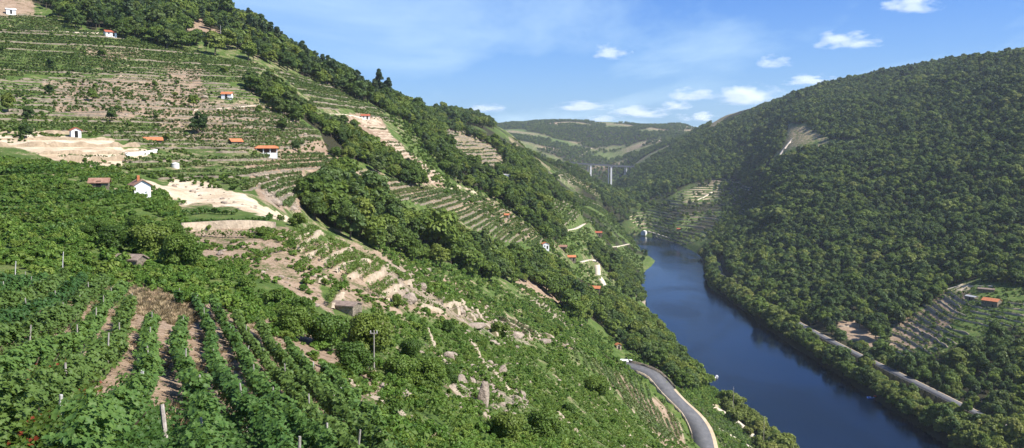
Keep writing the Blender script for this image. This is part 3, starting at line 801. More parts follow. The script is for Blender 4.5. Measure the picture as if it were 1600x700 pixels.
def scatter(name, keys, xyz, scl, which, rz, label, cat=None):
    """many copies of a few plants that nobody could count: ONE object of kind stuff"""
    me = bpy.data.meshes.new(name)
    me.vertices.add(len(xyz)); me.vertices.foreach_set('co', np.asarray(xyz, float).ravel())
    for nm, typ, dat in (('scl', 'FLOAT_VECTOR', scl), ('rot', 'FLOAT_VECTOR', np.stack([rz * 0, rz * 0, rz], 1)), ('which', 'INT', which)):
        at = me.attributes.new(nm, typ, 'POINT')
        at.data.foreach_set('vector' if typ == 'FLOAT_VECTOR' else 'value', np.ascontiguousarray(dat, np.float32 if typ == 'FLOAT_VECTOR' else np.int32).ravel())
    o = obj(name, me)
    ng = bpy.data.node_groups.new(name + '_nodes', 'GeometryNodeTree')
    ng.interface.new_socket('Geometry', in_out='INPUT', socket_type='NodeSocketGeometry')
    ng.interface.new_socket('Geometry', in_out='OUTPUT', socket_type='NodeSocketGeometry')
    gi, go = ng.nodes.new('NodeGroupInput'), ng.nodes.new('NodeGroupOutput')
    join = ng.nodes.new('GeometryNodeJoinGeometry')
    for k in reversed(keys):                    # join adds in reverse order of linking
        src = bpy.data.objects.get('plant_' + k) or bpy.data.objects.new('plant_' + k, PROTO[k]['joined'])
        oi = ng.nodes.new('GeometryNodeObjectInfo'); oi.inputs['Object'].default_value = src
        g2 = ng.nodes.new('GeometryNodeGeometryToInstance')
        ng.links.new(oi.outputs['Geometry'], g2.inputs[0]); ng.links.new(g2.outputs[0], join.inputs[0])
    iop = ng.nodes.new('GeometryNodeInstanceOnPoints')
    iop.inputs['Pick Instance'].default_value = True
    ng.links.new(gi.outputs[0], iop.inputs['Points']); ng.links.new(join.outputs[0], iop.inputs['Instance'])
    for nm, typ, sock in (('scl', 'FLOAT_VECTOR', 'Scale'), ('rot', 'FLOAT_VECTOR', 'Rotation'), ('which', 'INT', 'Instance Index')):
        na = ng.nodes.new('GeometryNodeInputNamedAttribute'); na.data_type = typ; na.inputs['Name'].default_value = nm
        ng.links.new(na.outputs['Attribute'], iop.inputs[sock])
    ng.links.new(iop.outputs[0], go.inputs[0])
    md = o.modifiers.new('scatter', 'NODES'); md.node_group = ng
    return tag(o, label, cat, None, 'stuff')

def jgrid(x0, x1, y0, y1, s, seed, jit=0.42):
    r = np.random.default_rng(seed)
    xs, ys = np.meshgrid(np.arange(x0, x1, s), np.arange(y0, y1, s))
    xs = xs.ravel() + (np.arange(len(ys)) % 2 * s * 0.5).repeat(xs.shape[1]); ys = ys.ravel()
    return xs + r.uniform(-jit, jit, xs.shape) * s, ys + r.uniform(-jit, jit, ys.shape) * s, r

def poly_bounds(poly, d0, d1):
    a = [float(px_ray(px, 350)[0]) for px, _ in poly]
    xs = [min(a) * d0, min(a) * d1, max(a) * d0, max(a) * d1]
    return min(xs), max(xs), d0, d1

TREES = []      # rows: x, y, z, H, key, zone
def no_tree(px, py, d):
    bad = np.zeros(px.shape, bool)
    for p_, d0, d1 in CLEAR:
        bad |= inpoly(px, py, p_) & (d > d0) & (d < d1)
    return bad

ROAD_KEEP = []
def near_line(x, y, line, w):
    m = np.zeros(x.shape, bool)
    L_ = np.asarray(line, float)
    for a, b in zip(L_[:-1], L_[1:]):
        ab = b - a; t = np.clip(((x - a[0]) * ab[0] + (y - a[1]) * ab[1]) / (ab @ ab + 1e-9), 0, 1)
        m |= np.hypot(x - a[0] - t * ab[0], y - a[1] - t * ab[1]) < w
    return m

def plant(zone, s, keys, probs, Hr, seed, dens=1.0, poly=None, d=None, lift=0.5, tol=30, gap=-9.0):
    p_, d0, d1 = FOREST[zone] if poly is None else (poly, d[0], d[1])
    x, y, r = jgrid(*poly_bounds(p_, d0, d1), s, seed)
    k = (x / y > A0 + .01) & (x / y < A1 - .01); x, y = x[k], y[k]
    z = ground(x, y)
    H = r.uniform(*Hr, size=x.shape) * r.lognormal(0, .14, size=x.shape) * (0.85 + 0.6 * (fbm(x / 45, y / 45, seed + 9, 3) + 0.25))
    px, py = to_px(x, y, z + H * lift)
    ok = inpoly(px, py, p_) & ~no_tree(px, py, y) & (z > 0.35) & visible(x, y, z + H, tol) & (r.uniform(size=x.shape) < dens) & (fbm(x / 16, y / 16, seed + 5, 2) > gap)
    H = np.where(r.uniform(size=x.shape) < .06, H * 1.35, H)
    for ln, w in ROAD_KEEP: ok &= ~near_line(x, y, ln, w)
    pw = np.array(probs, float)[None] * np.exp(3.5 * np.stack([fbm(x / 60 + 13 * q, y / 60, seed + q, 2) for q in range(len(keys))], 1))
    kk = (np.cumsum(pw / pw.sum(1, keepdims=True), 1) < r.uniform(size=(len(x), 1))).sum(1).clip(0, len(keys) - 1)
    for i in np.where(ok)[0]:
        TREES.append((x[i], y[i], z[i], H[i], keys[kk[i]], zone))
OAK = ['oak0', 'oak1', 'oak2', 'oak3', 'dark0', 'dark1']

# ---------------------------------------------------------------- roads and tracks
def road_obj(name, line, offs, mat, zoff, skirt=1.5):
    v_, f_ = ribbon(name, line, offs, mat, zoff, skirt)
    return tag(obj(name, mesh_np(name, v_, f_, mat)), kind='structure')
road_obj('verge', ROAD_R, (-3.3, 3.3), M['verge'], 0.10)
road_obj('road', ROAD_R, (-2.7, 2.7), M['asphalt'], 0.16, 0.1)
road_obj('verge', ROAD_L, (-4.2, 3.5), M['verge'], 0.5, 3.2)
road_obj('road', ROAD_L, (-3.0, 3.0), M['asphalt'], 0.58, 0.1)
road_obj('road', ROAD_L[:len(ROAD_L) // 2], (-3.7, 2.6), M['asphalt'], 0.60, 0.1)
for ln, wd in TRACKS:
    road_obj('track', ln, (-wd / 2, wd / 2), M['track'], 0.12, 1.2)
ROAD_KEEP.append((ROAD_R[:, :2], 7.0)); ROAD_KEEP.append((ROAD_L[:, :2], 6.5))
for ln, wd in TRACKS: ROAD_KEEP.append((ln[:, :2], wd * .5 + 3.0))

# ---------------------------------------------------------------- woods
HOUSE_KEEP = [(220,292),(155,287),(417,235),(118,208),(238,220),(368,222),(354,150),(172,53),(17,18),(386,78),(570,182),(790,275),(790,335),
              (852,384),(878,386),(893,403),(930,450),(933,364),(1006,362),(968,542),(540,474),(1548,466)]
gb = px_ray(1108, 590); gb = np.array([float(gb[0]), 1.0]) * (-EYE / float(gb[1]))
ROAD_KEEP.append((np.array([gb, gb + np.array([-.01, -.01])]), 12.0)); ROAD_KEEP.append((np.array([gb * .985, gb * .955 + np.array([2.0, 0])]), 5.0))
for (hx, hy) in HOUSE_KEEP:
    g = pix_ground(hx, hy + 6, 60)
    a_ = g[:2] / np.linalg.norm(g[:2])
    ROAD_KEEP.append((np.array([g[:2] - a_ * (16 if hy > 40 and hx > 300 else 5), g[:2] + a_ * 3]), 4.5))
plant('hilltop', 6.2, OAK + ['pine0', 'pine1', 'pine2'], [3, 3, 3, 3, 3, 3, 2, 2, 2], (7, 11), 301)
plant('rib', 5.0, OAK, [3, 3, 3, 3, 3, 3], (5, 8.5), 302, .9, gap=-.15)
plant('slope', 6.4, OAK + ['pine0', 'pine1'], [3, 3, 3, 3, 3, 3, 1, 1], (6, 10.5), 303, .92, gap=-.15)
plant('ridge', 8.5, OAK, [2, 2, 2, 2, 4, 4], (7, 11), 304)
plant('gully', 5.2, OAK, [3, 4, 4, 3, 2, 2], (5.5, 10), 305, .92, gap=-.15)
plant('lowerhouses', 5.2, OAK, [3, 3, 3, 3, 2, 2], (5, 8.5), 306, .75, gap=-.12)
plant('shore', 4.2, ['river0', 'river1', 'river2', 'oak0'], [3, 3, 3, 2], (4, 8), 307)
plant('rightbank', 6.6, OAK + ['river1', 'pine1'], [2, 2, 2, 2, 5, 5, .7, .8], (5.5, 12), 308, .97, gap=-.24)
plant('skyline', 9.0, ['pine0', 'pine1', 'pine2', 'dark0'], [1, 1, 1, .5], (11, 15), 314, .6, [(380,0),(440,40),(500,80),(560,110),(640,138),(640,158),(560,138),(500,108),(440,72),(390,50)], (450, 1000))
plant('fields', 7.0, OAK, [3, 3, 3, 3, 3, 3], (3.5, 7.5), 309, 0.22)
plant('fields', 7.0, OAK, [3] * 6, (3.5, 8), 316, 0.6, [(1125,276),(1200,288),(1195,340),(1150,374),(1106,388),(1130,330)], (1000, 2000))
plant('fields', 7.5, OAK, [3] * 6, (3.5, 8), 317, 0.5, [(930,285),(1000,262),(1060,296),(1000,335),(960,350)], (1300, 2600))
plant('fields', 7.0, OAK, [3] * 6, (2.5, 6), 318, 0.12, [(880,300),(960,340),(1008,385),(1014,412),(985,405),(930,380),(890,350)], (800, 1500))
# light green trees between the right road and the water
x, y, r = jgrid(205, 300, 380, 1380, 4.2, 310)
off = x - np.interp(y, SH_Y, SH_R)
z = ground(x, y); H = r.uniform(4.2, 8.5, size=x.shape) * np.where((y > 690) | (y < 470), 1.25, 1.0)
perp = np.interp(y, ry, rx) - x
ok = (off > 2.6) & (perp > 4.0) & (z > 0.15) & (x / y < A1 - .01)
ok &= (np.abs(perp) > 4.6) & ((y > 690) | (y < 470) | (H < (perp - 3.2) / 0.42 * 0.24 + (10.0 - z)))
for i in np.where(ok)[0]: TREES.append((x[i], y[i], z[i], H[i], ('river0', 'river1', 'river2', 'river1', 'oak2')[r.integers(0, 5)], 'bankside'))
# far hills: groves by noise, a treeline on the skyline
x, y, r = jgrid(-900, 1500, 1900, 4400, 13.0, 311)
z = ground(x, y); px, py = to_px(x, y, z + 5)
g = fbm(x / 210, y / 210, 67, 4)
ok = (px > 690) & (px < 1110) & ((g < 0.09) & (r.uniform(size=x.shape) < .9)) & visible(x, y, z + 9, 6) & (y > 1900)
for i in np.where(ok)[0]: TREES.append((x[i], y[i], z[i], r.uniform(8, 13), OAK[r.integers(0, 6)], 'farhills'))
# left bank of the bend and the slope behind the second spur
plant('spur', 8.0, OAK, [2, 2, 2, 2, 3, 3], (5, 9), 312, 0.55, [(800,228),(880,262),(935,300),(960,332),(990,352),(985,330),(950,290),(930,268),(890,250)], (1250, 2700))
plant('scatter', 17.0, OAK, [1] * 6, (3, 6.5), 313, 0.16, [(-60,60),(280,75),(420,110),(530,140),(620,200),(690,290),(840,385),(700,330),(560,270),(380,250),(200,220),(-60,200)], (240, 800))
# trees one can single out on the open hillside
LONE = [((80,104),5.0,'dark0'),((30,150),3.2,'dark1'),((44,184),5.0,'dark0'),((303,164),5.2,'oak1'),((311,206),8.2,'dark1'),((350,112),4.0,'oak2'),
        ((396,128),5.5,'dark0'),((184,170),2.6,'oak0'),((537,258),4.2,'dark1'),((467,186),6.5,'oak3'),((655,280),4.0,'oak0'),((772,300),4,'dark0'),
        ((1016,500),6.0,'oak2'),((921,398),8.5,'cypress'),((408,84),8,'pine0'),((420,82),9,'pine1')]
for (hx, hy), H_, key in LONE:
    g = pix_ground(hx, hy + 4, 60)
    TREES.append((g[0], g[1], g[2], H_, key, 'lone'))

T_ = np.array([(t[0], t[1], t[2], t[3]) for t in TREES])
tkey = [t[4] for t in TREES]; tzone = [t[5] for t in TREES]
order = np.argsort(T_[:, 1])
# which trees show, and how much: front-to-back splat of the crowns
buf = np.zeros((450, 900), np.uint8); seen = np.zeros(len(T_))
pxs, pys = to_px(T_[:, 0], T_[:, 1], T_[:, 2] + T_[:, 3] * 0.6)
vis_ = visible(T_[:, 0], T_[:, 1], T_[:, 2] + T_[:, 3] * 0.8, 0)
for i in order:
    if not vis_[i]: continue
    rr = T_[i, 3] * 0.45 / T_[i, 1] * FPX / 2
    if tkey[i].startswith('pine') or tkey[i] == 'cypress': rr *= 0.6
    cx, cy = pxs[i] / 2, pys[i] / 2
    x0, x1, y0, y1 = int(max(cx - rr, 0)), int(min(cx + rr + 1, 800)), int(max(cy - rr, 0)), int(min(cy + rr + 1, 350))
    if x1 <= x0 or y1 <= y0: continue
    sub = buf[y0:y1, x0:x1]; seen[i] = (sub == 0).sum(); sub[:] = 1
boost = np.array([1e6 if z_ == 'lone' else 1 for z_ in tzone])
rank = np.argsort(-seen * boost)
single = set(int(i) for i in rank[:300] if seen[i] > 3 or tzone[i] == 'lone')
ZWORD = {'hilltop': 'in the wood along the top of the left hill', 'rib': 'in the narrow wooded strip crossing the upper terraces',
         'slope': 'in the wood on the second slope above the river bend', 'ridge': 'on the farther skyline ridge', 'gully': 'in the wooded gully behind the near rocky spur',
         'lowerhouses': 'in the grove below the sandy track near the river', 'shore': 'on the near left shore beside the water',
         'rightbank': 'in the shaded wood on the right hillside', 'fields': 'among the small terraces at the river bend', 'bankside': 'between the right bank road and the water',
         'farhills': 'on the far hills', 'spur': 'on the slope beside the viaduct', 'scatter': 'standing alone among the upper vine terraces', 'lone': '', 'skyline': 'standing tall on the left skyline'}
LONEWORD = ['dark round tree alone high on the left hillside', 'small dark bush at the left edge of the terraces', 'dark round bush above the pale dug terraces',
            'round tree beside the narrow path across the terraces', 'tall dark tree standing between two orange roofs', 'small tree under the hilltop wood clearing', 'dark tree at the upper tip of the narrow wood',
            'low bush on the dry brown terraces', 'dark bush above the wooded gully', 'light green tree at the edge of the narrow wood', 'small tree under the end of the narrow wood',
            'dark bush at the lower edge of the second wood', 'green tree standing over the water at the left bank', 'slim dark cypress beside the riverside houses', 'tall pine on the left skyline', 'second tall pine on the left skyline']
def tree_word(k):
    return 'pine' if k.startswith('pine') else 'cypress' if k == 'cypress' else 'dark broadleaf tree' if k.startswith('dark') else 'light green bankside tree' if k.startswith('river') else 'green broadleaf tree'
def side_word(px, py, H, zone):
    """where in its wood the tree stands, by things one can find there"""
    size = 'tall ' if H > 10.5 else 'small ' if H < 6.5 else ''
    if zone == 'gully':
        w = 'at the upper end of the gully wood' if px < 560 else 'in the gully wood above the spur terraces' if px < 700 else 'in the gully wood behind the rocky crest' if px < 850 else 'in the gully wood above the white concrete pad' if px < 1000 else 'where the gully wood reaches the water'
    elif zone == 'rightbank':
        w = ('high on the right hill near the skyline' if py < 200 else 'on the shaded right hill above the farmhouse' if px > 1440 and py < 460 else 'on the right hill beside the farm terraces' if px > 1360 and py < 560
             else 'at the bottom right corner below the farm terraces' if px > 1360 else 'in the right hill wood above the road' if px > 1250 else 'in the right hill wood opposite the headland')
    elif zone == 'hilltop':
        w = 'in the hilltop wood above the red-roofed hut' if px < 250 else 'in the hilltop wood around the clearing' if px < 390 else 'in the wood belt below the skyline'
    elif zone == 'slope':
        w = 'at the top of the second wood' if px < 700 else 'in the second wood near the white block building' if px < 820 else 'at the lower end of the second wood'
    elif zone == 'rib':
        w = 'at the upper end of the narrow wood' if px < 480 else 'in the middle of the narrow wood' if px < 570 else 'at the lower end of the narrow wood'
    else: w = ZWORD[zone]
    return size, w
def tree(x, y, z, H, key, label, group, rz, cat='tree', name=None):
    p = PROTO[key]; s = H / p['H']
    name = name or {'p': 'pine_tree', 'o': 'oak_tree', 'd': 'oak_tree', 'r': 'willow_tree', 'c': 'cypress_tree'}.get(key[0], 'bush')
    e = empty(name, (x, y, z), rz, label, cat, group)
    wx_ = s * (1 + 0.12 * math.sin(x * 3.1 + y))
    e.scale = (wx_, s * (1 + 0.12 * math.cos(x * 1.7 - y)), s)
    obj('trunk', p['trunk'], e); obj('crown', p['crown'], e)
    return e
lone_i = 0
rest = {}
for i in range(len(T_)):
    x_, y_, z_, H_ = T_[i]
    if tzone[i] == 'lone':
        tree(x_, y_, z_, H_, tkey[i], LONEWORD[lone_i], 'lone trees on the hillsides', i * 1.7, 'tree' if H_ > 4.5 else 'bush'); lone_i += 1
    elif i in single:
        sz_, wd_ = side_word(pxs[i], pys[i], H_, tzone[i])
        tree(x_, y_, z_, H_, tkey[i], sz_ + tree_word(tkey[i]) + ' ' + wd_, 'trees ' + wd_, i * 1.7)
    else:
        rest.setdefault('far' if tzone[i] in ('farhills', 'spur', 'ridge') else 'near', []).append(i)
KEYS = sorted(PROTO)
for nm, lab in (('near', 'dense mixed broadleaf wood covering the valley slopes'), ('far', 'distant bluish woods on the far hills')):
    ii = np.array(rest[nm]); ks = sorted({tkey[i] for i in ii})
    s = np.array([T_[i, 3] / PROTO[tkey[i]]['H'] for i in ii])
    rr = np.random.default_rng(5)
    scatter('forest', ks, T_[ii, :3], np.stack([s * rr.uniform(.85, 1.2, len(s)), s * rr.uniform(.85, 1.2, len(s)), s], 1),
            np.array([ks.index(tkey[i]) for i in ii]), rr.uniform(0, 6.28, len(ii)), lab, 'woods')


# ---------------------------------------------------------------- terraces: dry-stone walls with a ledge, and vine rows along the contours
GDX = np.gradient(GZ, axis=1) / np.gradient(GX, axis=1)           # dz along bearing
def slope_dir(x, y):
    e = np.maximum(0.6, y * 0.004)
    gx = (ground(x + e, y) - ground(x - e, y)) / (2 * e); gy = (ground(x, y + e) - ground(x, y - e)) / (2 * e)
    m = np.hypot(gx, gy) + 1e-6
    return -gx / m, -gy / m, m                                     # unit downhill direction and steepness

def contours(poly, d0, d1, dz, seed, maxlen=60.0, gap=0.12, tol=2.0):
    """runs of the contour lines of the ground inside a photo polygon"""
    r = np.random.default_rng(seed)
    rows = np.where((np.exp(gl) > d0) & (np.exp(gl) < d1))[0]; i0, i1 = rows[0], rows[-1]
    xs = [float(px_ray(p[0], 350)[0]) for p in poly]
    c0 = max(int((min(xs) - .03 - A0) / (A1 - A0) * (NA - 1)), 0); c1 = min(int((max(xs) + .03 - A0) / (A1 - A0) * (NA - 1)) + 2, NA)
    z = GZ[i0:i1 + 1, c0:c1]; ly = gl[i0:i1 + 1]
    inside = inpoly(GPX[i0:i1 + 1, c0:c1], GPY[i0:i1 + 1, c0:c1], poly) & (GPY[i0:i1 + 1, c0:c1] <= HOR[i0:i1 + 1, c0:c1] + tol)
    if not inside.any(): return []
    lo, hi = z[inside].min(), z[inside].max()
    runs = []
    for h in np.arange(math.ceil(lo / dz) * dz, hi, dz):
        f = z - h
        cr = (f[:-1] * f[1:] <= 0) & inside[:-1] & (f[1:] != f[:-1])
        cols = np.where(cr.any(0))[0]
        cur = []
        for c in cols:
            ks = np.where(cr[:, c])[0]
            if cur:
                k = ks[np.argmin(np.abs(ks - cur[-1][1]))]
            else: k = ks[0]
            t = f[k, c] / (f[k, c] - f[k + 1, c])
            y = math.exp(ly[k] + t * (ly[k + 1] - ly[k])); x = ga[c0 + c] * y
            if cur and (c - cur[-1][0] > 1 or abs(y - cur[-1][3]) > 0.05 * y + 1.0):
                runs.append(cur); cur = []
            cur.append((c, k, x, y))
        if cur: runs.append(cur)
        runs = [q if isinstance(q, tuple) else (h, q) for q in runs]
    out = []
    for h, q in runs:
        p = np.array([(a[2], a[3], h) for a in q])
        if len(p) < 4: continue
        for _ in range(2):
            p[1:-1] = (p[:-2] + 2 * p[1:-1] + p[2:]) / 4
        seg = np.r_[0, np.cumsum(np.linalg.norm(np.diff(p[:, :2], axis=0), axis=1))]
        s = 0.0
        while s < seg[-1]:
            l_ = r.uniform(0.4, 1.0) * maxlen; e = min(s + l_, seg[-1])
            if e - s > 4:
                step = max(0.8, p[0, 1] * 0.003)
                t = np.arange(s, e, step)
                if len(t) > 3:
                    out.append(np.stack([np.interp(t, seg, p[:, k]) for k in range(3)], 1))
            s = e + (r.uniform(2, 9) if r.uniform() < gap * 3 else 0.8)
    return out

def wall_geo(line, wh, r, even=False):
    """face and ledge of a terrace wall on the slope"""
    x, y = line[:, 0], line[:, 1]
    dx, dy, m = slope_dir(x, y)
    m = np.clip(m, 0.35, 1.5)
    h = wh * (0.70 + 1.3 * (vnoise(np.arange(len(x)) * .33, x * 0 + line[0, 1], 3) - 0.35)).clip(.08, 2) * np.r_[0.3, 0.7, np.ones(max(len(x) - 4, 0)), 0.7, 0.3][:len(x)]
    if even: h = wh * (0.85 + 0.5 * (vnoise(np.arange(len(x)) * .5, x * 0 + line[0, 1], 3) - 0.3)) * np.r_[0.4, 0.8, np.ones(max(len(x) - 4, 0)), 0.8, 0.4][:len(x)]
    g = ground(x, y)
    jit = r.normal(0, 0.10, len(x))
    a = np.stack([x + dx * (.22 + jit), y + dy * (.22 + jit), g - 0.6], 1)
    b = np.stack([x + dx * (.05 + jit), y + dy * (.05 + jit), g + h], 1)
    b2 = np.stack([x - dx * .40, y - dy * .40, g + h * 1.03], 1)
    back = np.minimum(h / m, 0.9) + 0.3
    c = np.stack([x - dx * back, y - dy * back, g + h * 0.97], 1)
    c[:, 2] = np.minimum(c[:, 2], ground(c[:, 0], c[:, 1]) + 0.02)
    k = len(x); V_ = np.concatenate([a, b, b2, c]); i = np.arange(k - 1)
    F_ = np.concatenate([np.stack([i + o_, i + o_ + 1, i + o_ + k + 1, i + o_ + k], 1) for o_ in (0, k, 2 * k)])
    mi = np.r_[np.zeros(2 * (k - 1)), np.ones(k - 1)]
    return V_, F_, mi, h, np.stack([dx, dy], 1)

def vine_geo(line, off, hgt, wid, per_m, size, r, drop=0.12, lift=0.0):
    """leaf sprays of a vine row along a line, plant by plant"""
    dx, dy, m = slope_dir(line[:, 0], line[:, 1])
    seg = np.r_[0, np.cumsum(np.linalg.norm(np.diff(line[:, :2], axis=0), axis=1))]
    n_ = int(seg[-1] * per_m)
    if n_ < 4: return None
    s = r.uniform(0, seg[-1], n_)
    pitch = 1.15
    plant_i = np.floor(s / pitch).astype(int)
    keep = r.uniform(size=plant_i.max() + 1) > drop
    vig = r.uniform(0.65, 1.25, size=plant_i.max() + 1)
    s = s[keep[plant_i]]; pi = plant_i[keep[plant_i]]
    if len(s) < 3: return None
    s = (pi + 0.5) * pitch + (s - (pi + 0.5) * pitch) * np.clip(vig[pi], .6, 1.1)
    q = np.stack([np.interp(s, seg, line[:, k]) for k in range(2)], 1)
    nx, ny = np.interp(s, seg, dx), np.interp(s, seg, dy)
    o_ = off + r.normal(0, 0.5, len(s)) * wid
    hz = np.abs(r.beta(2.2, 1.6, len(s))) * hgt * vig[pi]
    x, y = q[:, 0] - nx * o_, q[:, 1] - ny * o_
    if y.min() < 335 and y.max() > 275:
        kp = ~near_line(x, y, ROAD_L[:, :2], 5.0)
        if kp.sum() < 3: return None
        x, y, hz, s, pi = x[kp], y[kp], hz[kp], s[kp], pi[kp]
    C = np.stack([x, y, ground(x, y) + lift + 0.12 + hz], 1)
    Nn = np.stack([r.normal(size=len(s)), r.normal(size=len(s)), 0.5 + np.abs(r.normal(size=len(s)))], 1)
    T = np.clip(0.5 + 0.3 * (vig[pi] - 0.95) + r.normal(0, 0.24, len(s)), 0, 1)
    Vv, Ff = cards(C, Nn, size * r.uniform(0.6, 1.4, len(s)), r)
    return Vv, Ff, np.repeat(T, 4)

# name: polygon, near, far, level step, wall height (0 = none), share of walls, share of vine rows, leaves per m, spray size, material of wall, place words
ZONES = [
 ('upper', [(-90,70),(0,28),(60,22),(140,50),(240,64),(300,76),(330,92),(380,94),(425,112),(392,120),(385,136),(300,126),(120,120),(-90,130)], 300, 640, 1.55, .5, .35, .97, 15, .40, 'stone', 'high on the left hill under the wood'),
 ('dry', [(-90,130),(120,120),(300,126),(385,136),(422,162),(330,180),(150,190),(60,186),(-90,182)], 250, 520, 1.35, .55, .65, .7, 10, .36, 'stone', 'on the dry middle terraces of the left hill'),
 ('shelter', [(-90,182),(60,186),(150,190),(330,180),(422,162),(470,190),(505,216),(470,235),(380,242),(250,237),(205,228),(160,215),(60,203),(-90,200)], 220, 480, 1.3, .52, .65, .92, 15, .34, 'stone', 'around the open orange-roofed shelter'),
 ('below', [(232,240),(380,243),(470,236),(535,246),(522,266),(476,272),(462,332),(440,332),(380,302),(330,282),(262,286),(205,272),(182,262)], 180, 420, 1.35, .5, .45, .95, 17, .32, 'stone', 'above the pale excavated bank'),
 ('middle', [(530,258),(620,283),(690,300),(762,308),(852,372),(842,392),(790,384),(740,362),(690,338),(600,306),(560,276)], 280, 760, 1.15, .5, .6, .95, 13, .34, 'stone', 'on the stony terraces between the two woods'),
 ('band', [(425,110),(480,126),(540,142),(592,172),(622,196),(545,174),(500,177),(470,146)], 350, 800, 1.8, .6, .55, .97, 10, .45, 'stone', 'just under the skyline wood'),
 ('brown', [(545,180),(585,182),(640,240),(692,276),(702,292),(660,287),(640,262),(600,225)], 380, 800, 1.7, .75, .95, .3, 6, .42, 'sandstone', 'on the brown strip of terraces between the woods'),
 ('high', [(690,193),(720,203),(772,224),(794,256),(770,264),(728,246),(698,226)], 500, 1500, 3.0, 1.2, .9, .7, 5, .7, 'stone', 'in the clearing of the second wood'),
 ('bend', [(855,312),(900,310),(960,346),(990,376),(1000,396),(960,390),(900,386),(870,365)], 700, 1500, 2.8, 1.0, .6, .95, 5, .65, 'stone', 'above the sandy tracks at the river bend'),
 ('houses', [(855,390),(905,392),(960,402),(1000,440),(960,460),(905,450),(880,420)], 480, 1000, 2.4, .8, .5, .9, 6, .5, 'stone', 'around the riverside houses'),
 ('fields', [(975,345),(1010,325),(1050,310),(1090,288),(1130,276),(1190,300),(1180,330),(1120,372),(1060,388),(1000,372)], 1250, 2000, 3.6, 1.6, .9, .9, 4, .9, 'sandstone', 'on the far right bank at the river bend'),
 ('farm', [(1482,455),(1545,472),(1640,474),(1640,500),(1570,516),(1520,530),(1480,552),(1445,565),(1395,560),(1378,535),(1405,506),(1445,478)], 450, 800, 2.2, 1.1, .9, .9, 8, .5, 'sandstone', 'below the farmhouse on the right bank'),
 ('roadside', [(1308,498),(1348,503),(1382,530),(1366,546),(1310,522)], 450, 800, 2.6, 1.5, 1.0, .2, 6, .5, 'sandstone', 'just above the right bank road'),
 ('spur', [(462,372),(560,384),(640,412),(660,440),(690,470),(650,484),(600,468),(545,448),(500,425),(470,400)], 110, 240, 1.2, 0, 0, .95, 16, .20, 'sandstone', 'on the crest of the near spur'),
 ('rocky', [(690,455),(800,496),(880,520),(960,556),(930,548),(850,535),(800,545),(720,505)], 160, 330, 2.4, 1.0, .7, .6, 12, .26, 'sandstone', 'among the rocks of the near spur'),
 ('over_road', [(880,520),(965,560),(1000,590),(1060,648),(1078,690),(1030,690),(980,640),(930,590),(890,560)], 170, 340, 2.0, .5, .35, 1.0, 22, .26, 'sandstone', 'above the asphalt road'),
 ('under_road', [(1042,596),(1090,625),(1150,662),(1200,706),(1130,706),(1106,660),(1080,640)], 280, 480, 1.7, .5, .3, .97, 10, .34, 'stone', 'between the asphalt road and the shore'),
 ('dense', [(-90,252),(60,247),(180,264),(258,302),(300,324),(440,342),(448,352),(300,352),(215,330),(180,360),(160,395),(60,420),(-90,430)], 58, 250, .85, 0, 0, 1.0, 34, .25, 'stone', 'in the dense vineyard around the white hut'),
 ('lush', [(300,345),(440,360),(500,420),(560,470),(520,510),(430,520),(330,470),(240,440),(250,400)], 55, 150, 1.5, .5, .25, .85, 24, .20, 'sandstone', 'on the grassy slope below the retaining wall'),
 ('speckle', [(520,520),(600,485),(720,510),(860,552),(930,600),(1000,670),(1030,720),(560,720)], 30, 290, 1.45, .35, .12, .80, 20, .17, 'sandstone', 'on the steep green slope above the road'),
]
ZONES.append(('dug', [(-40,205),(60,202),(112,210),(160,213),(205,228),(232,234),(200,262),(110,259),(60,245),(-40,226)], 190, 330, 1.9, 1.0, 1.0, .12, 7, .30, 'dugwall', 'across the pale dug slope'))
LEDGE = {'dugwall': 'track', 'pale': 'verge', 'verge': 'track', 'stone': 'ledge', 'sandstone': 'ledge'}
WALLS, ROWS = [], []
zr = np.random.default_rng(77)
for zi, (zn, poly, d0, d1, dz, wh, wp, vp, per_m, size, wmat, words) in enumerate(ZONES):
    ml = 130 if d0 > 150 else 50
    for line in contours(poly, d0, d1, dz, 500 + zi, ml):
        line[:, :2] += zr.normal(0, 0.15, 2)
        D_ = line[:, 1].mean(); ln_ = np.linalg.norm(np.diff(line[:, :2], axis=0), axis=1).sum()
        top = 0.0
        apx = (np.ptp(to_px(*line.T)[0]) + np.ptp(to_px(*line.T)[1]))
        if wh and zr.uniform() < wp:
            v_, f_, mi, h, _ = wall_geo(line, wh * zr.uniform(.7, 1.25), zr)
            WALLS.append((apx * wh / D_ * FPX, v_, f_, mi, wmat, zn, words, line)); top = float(h.mean())
        if zr.uniform() < vp:
            hg = (0.9 if D_ > 150 else 1.0) * zr.uniform(.8, 1.25)
            g_ = vine_geo(line, 0.75 if top else 0.0, hg, 0.34 if dz < 1.6 else 0.42, per_m, size, zr, 0.03 if zn not in ('dry', 'brown', 'spur', 'rocky', 'speckle') else 0.3, top * 0.55)
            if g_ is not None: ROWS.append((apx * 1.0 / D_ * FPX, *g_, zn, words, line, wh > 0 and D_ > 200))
SPUR_WALLS = [[(459,382),(476,371),(493,369)], [(468,393),(478,383),(500,374),(522,374)], [(485,403),(502,397),(517,390)], [(510,414),(524,403),(541,396),(551,396)], [(527,427),(534,420),(549,415),(571,410),(579,410)],
              [(549,437),(563,430),(580,421)], [(575,444),(590,434),(605,426),(619,425)], [(595,466),(609,461),(621,452),(630,451)], [(590,464),(604,475),(616,473)], [(640,448),(660,440),(680,446)], [(700,482),(730,478),(760,484)], [(655,478),(680,486),(700,494)]]
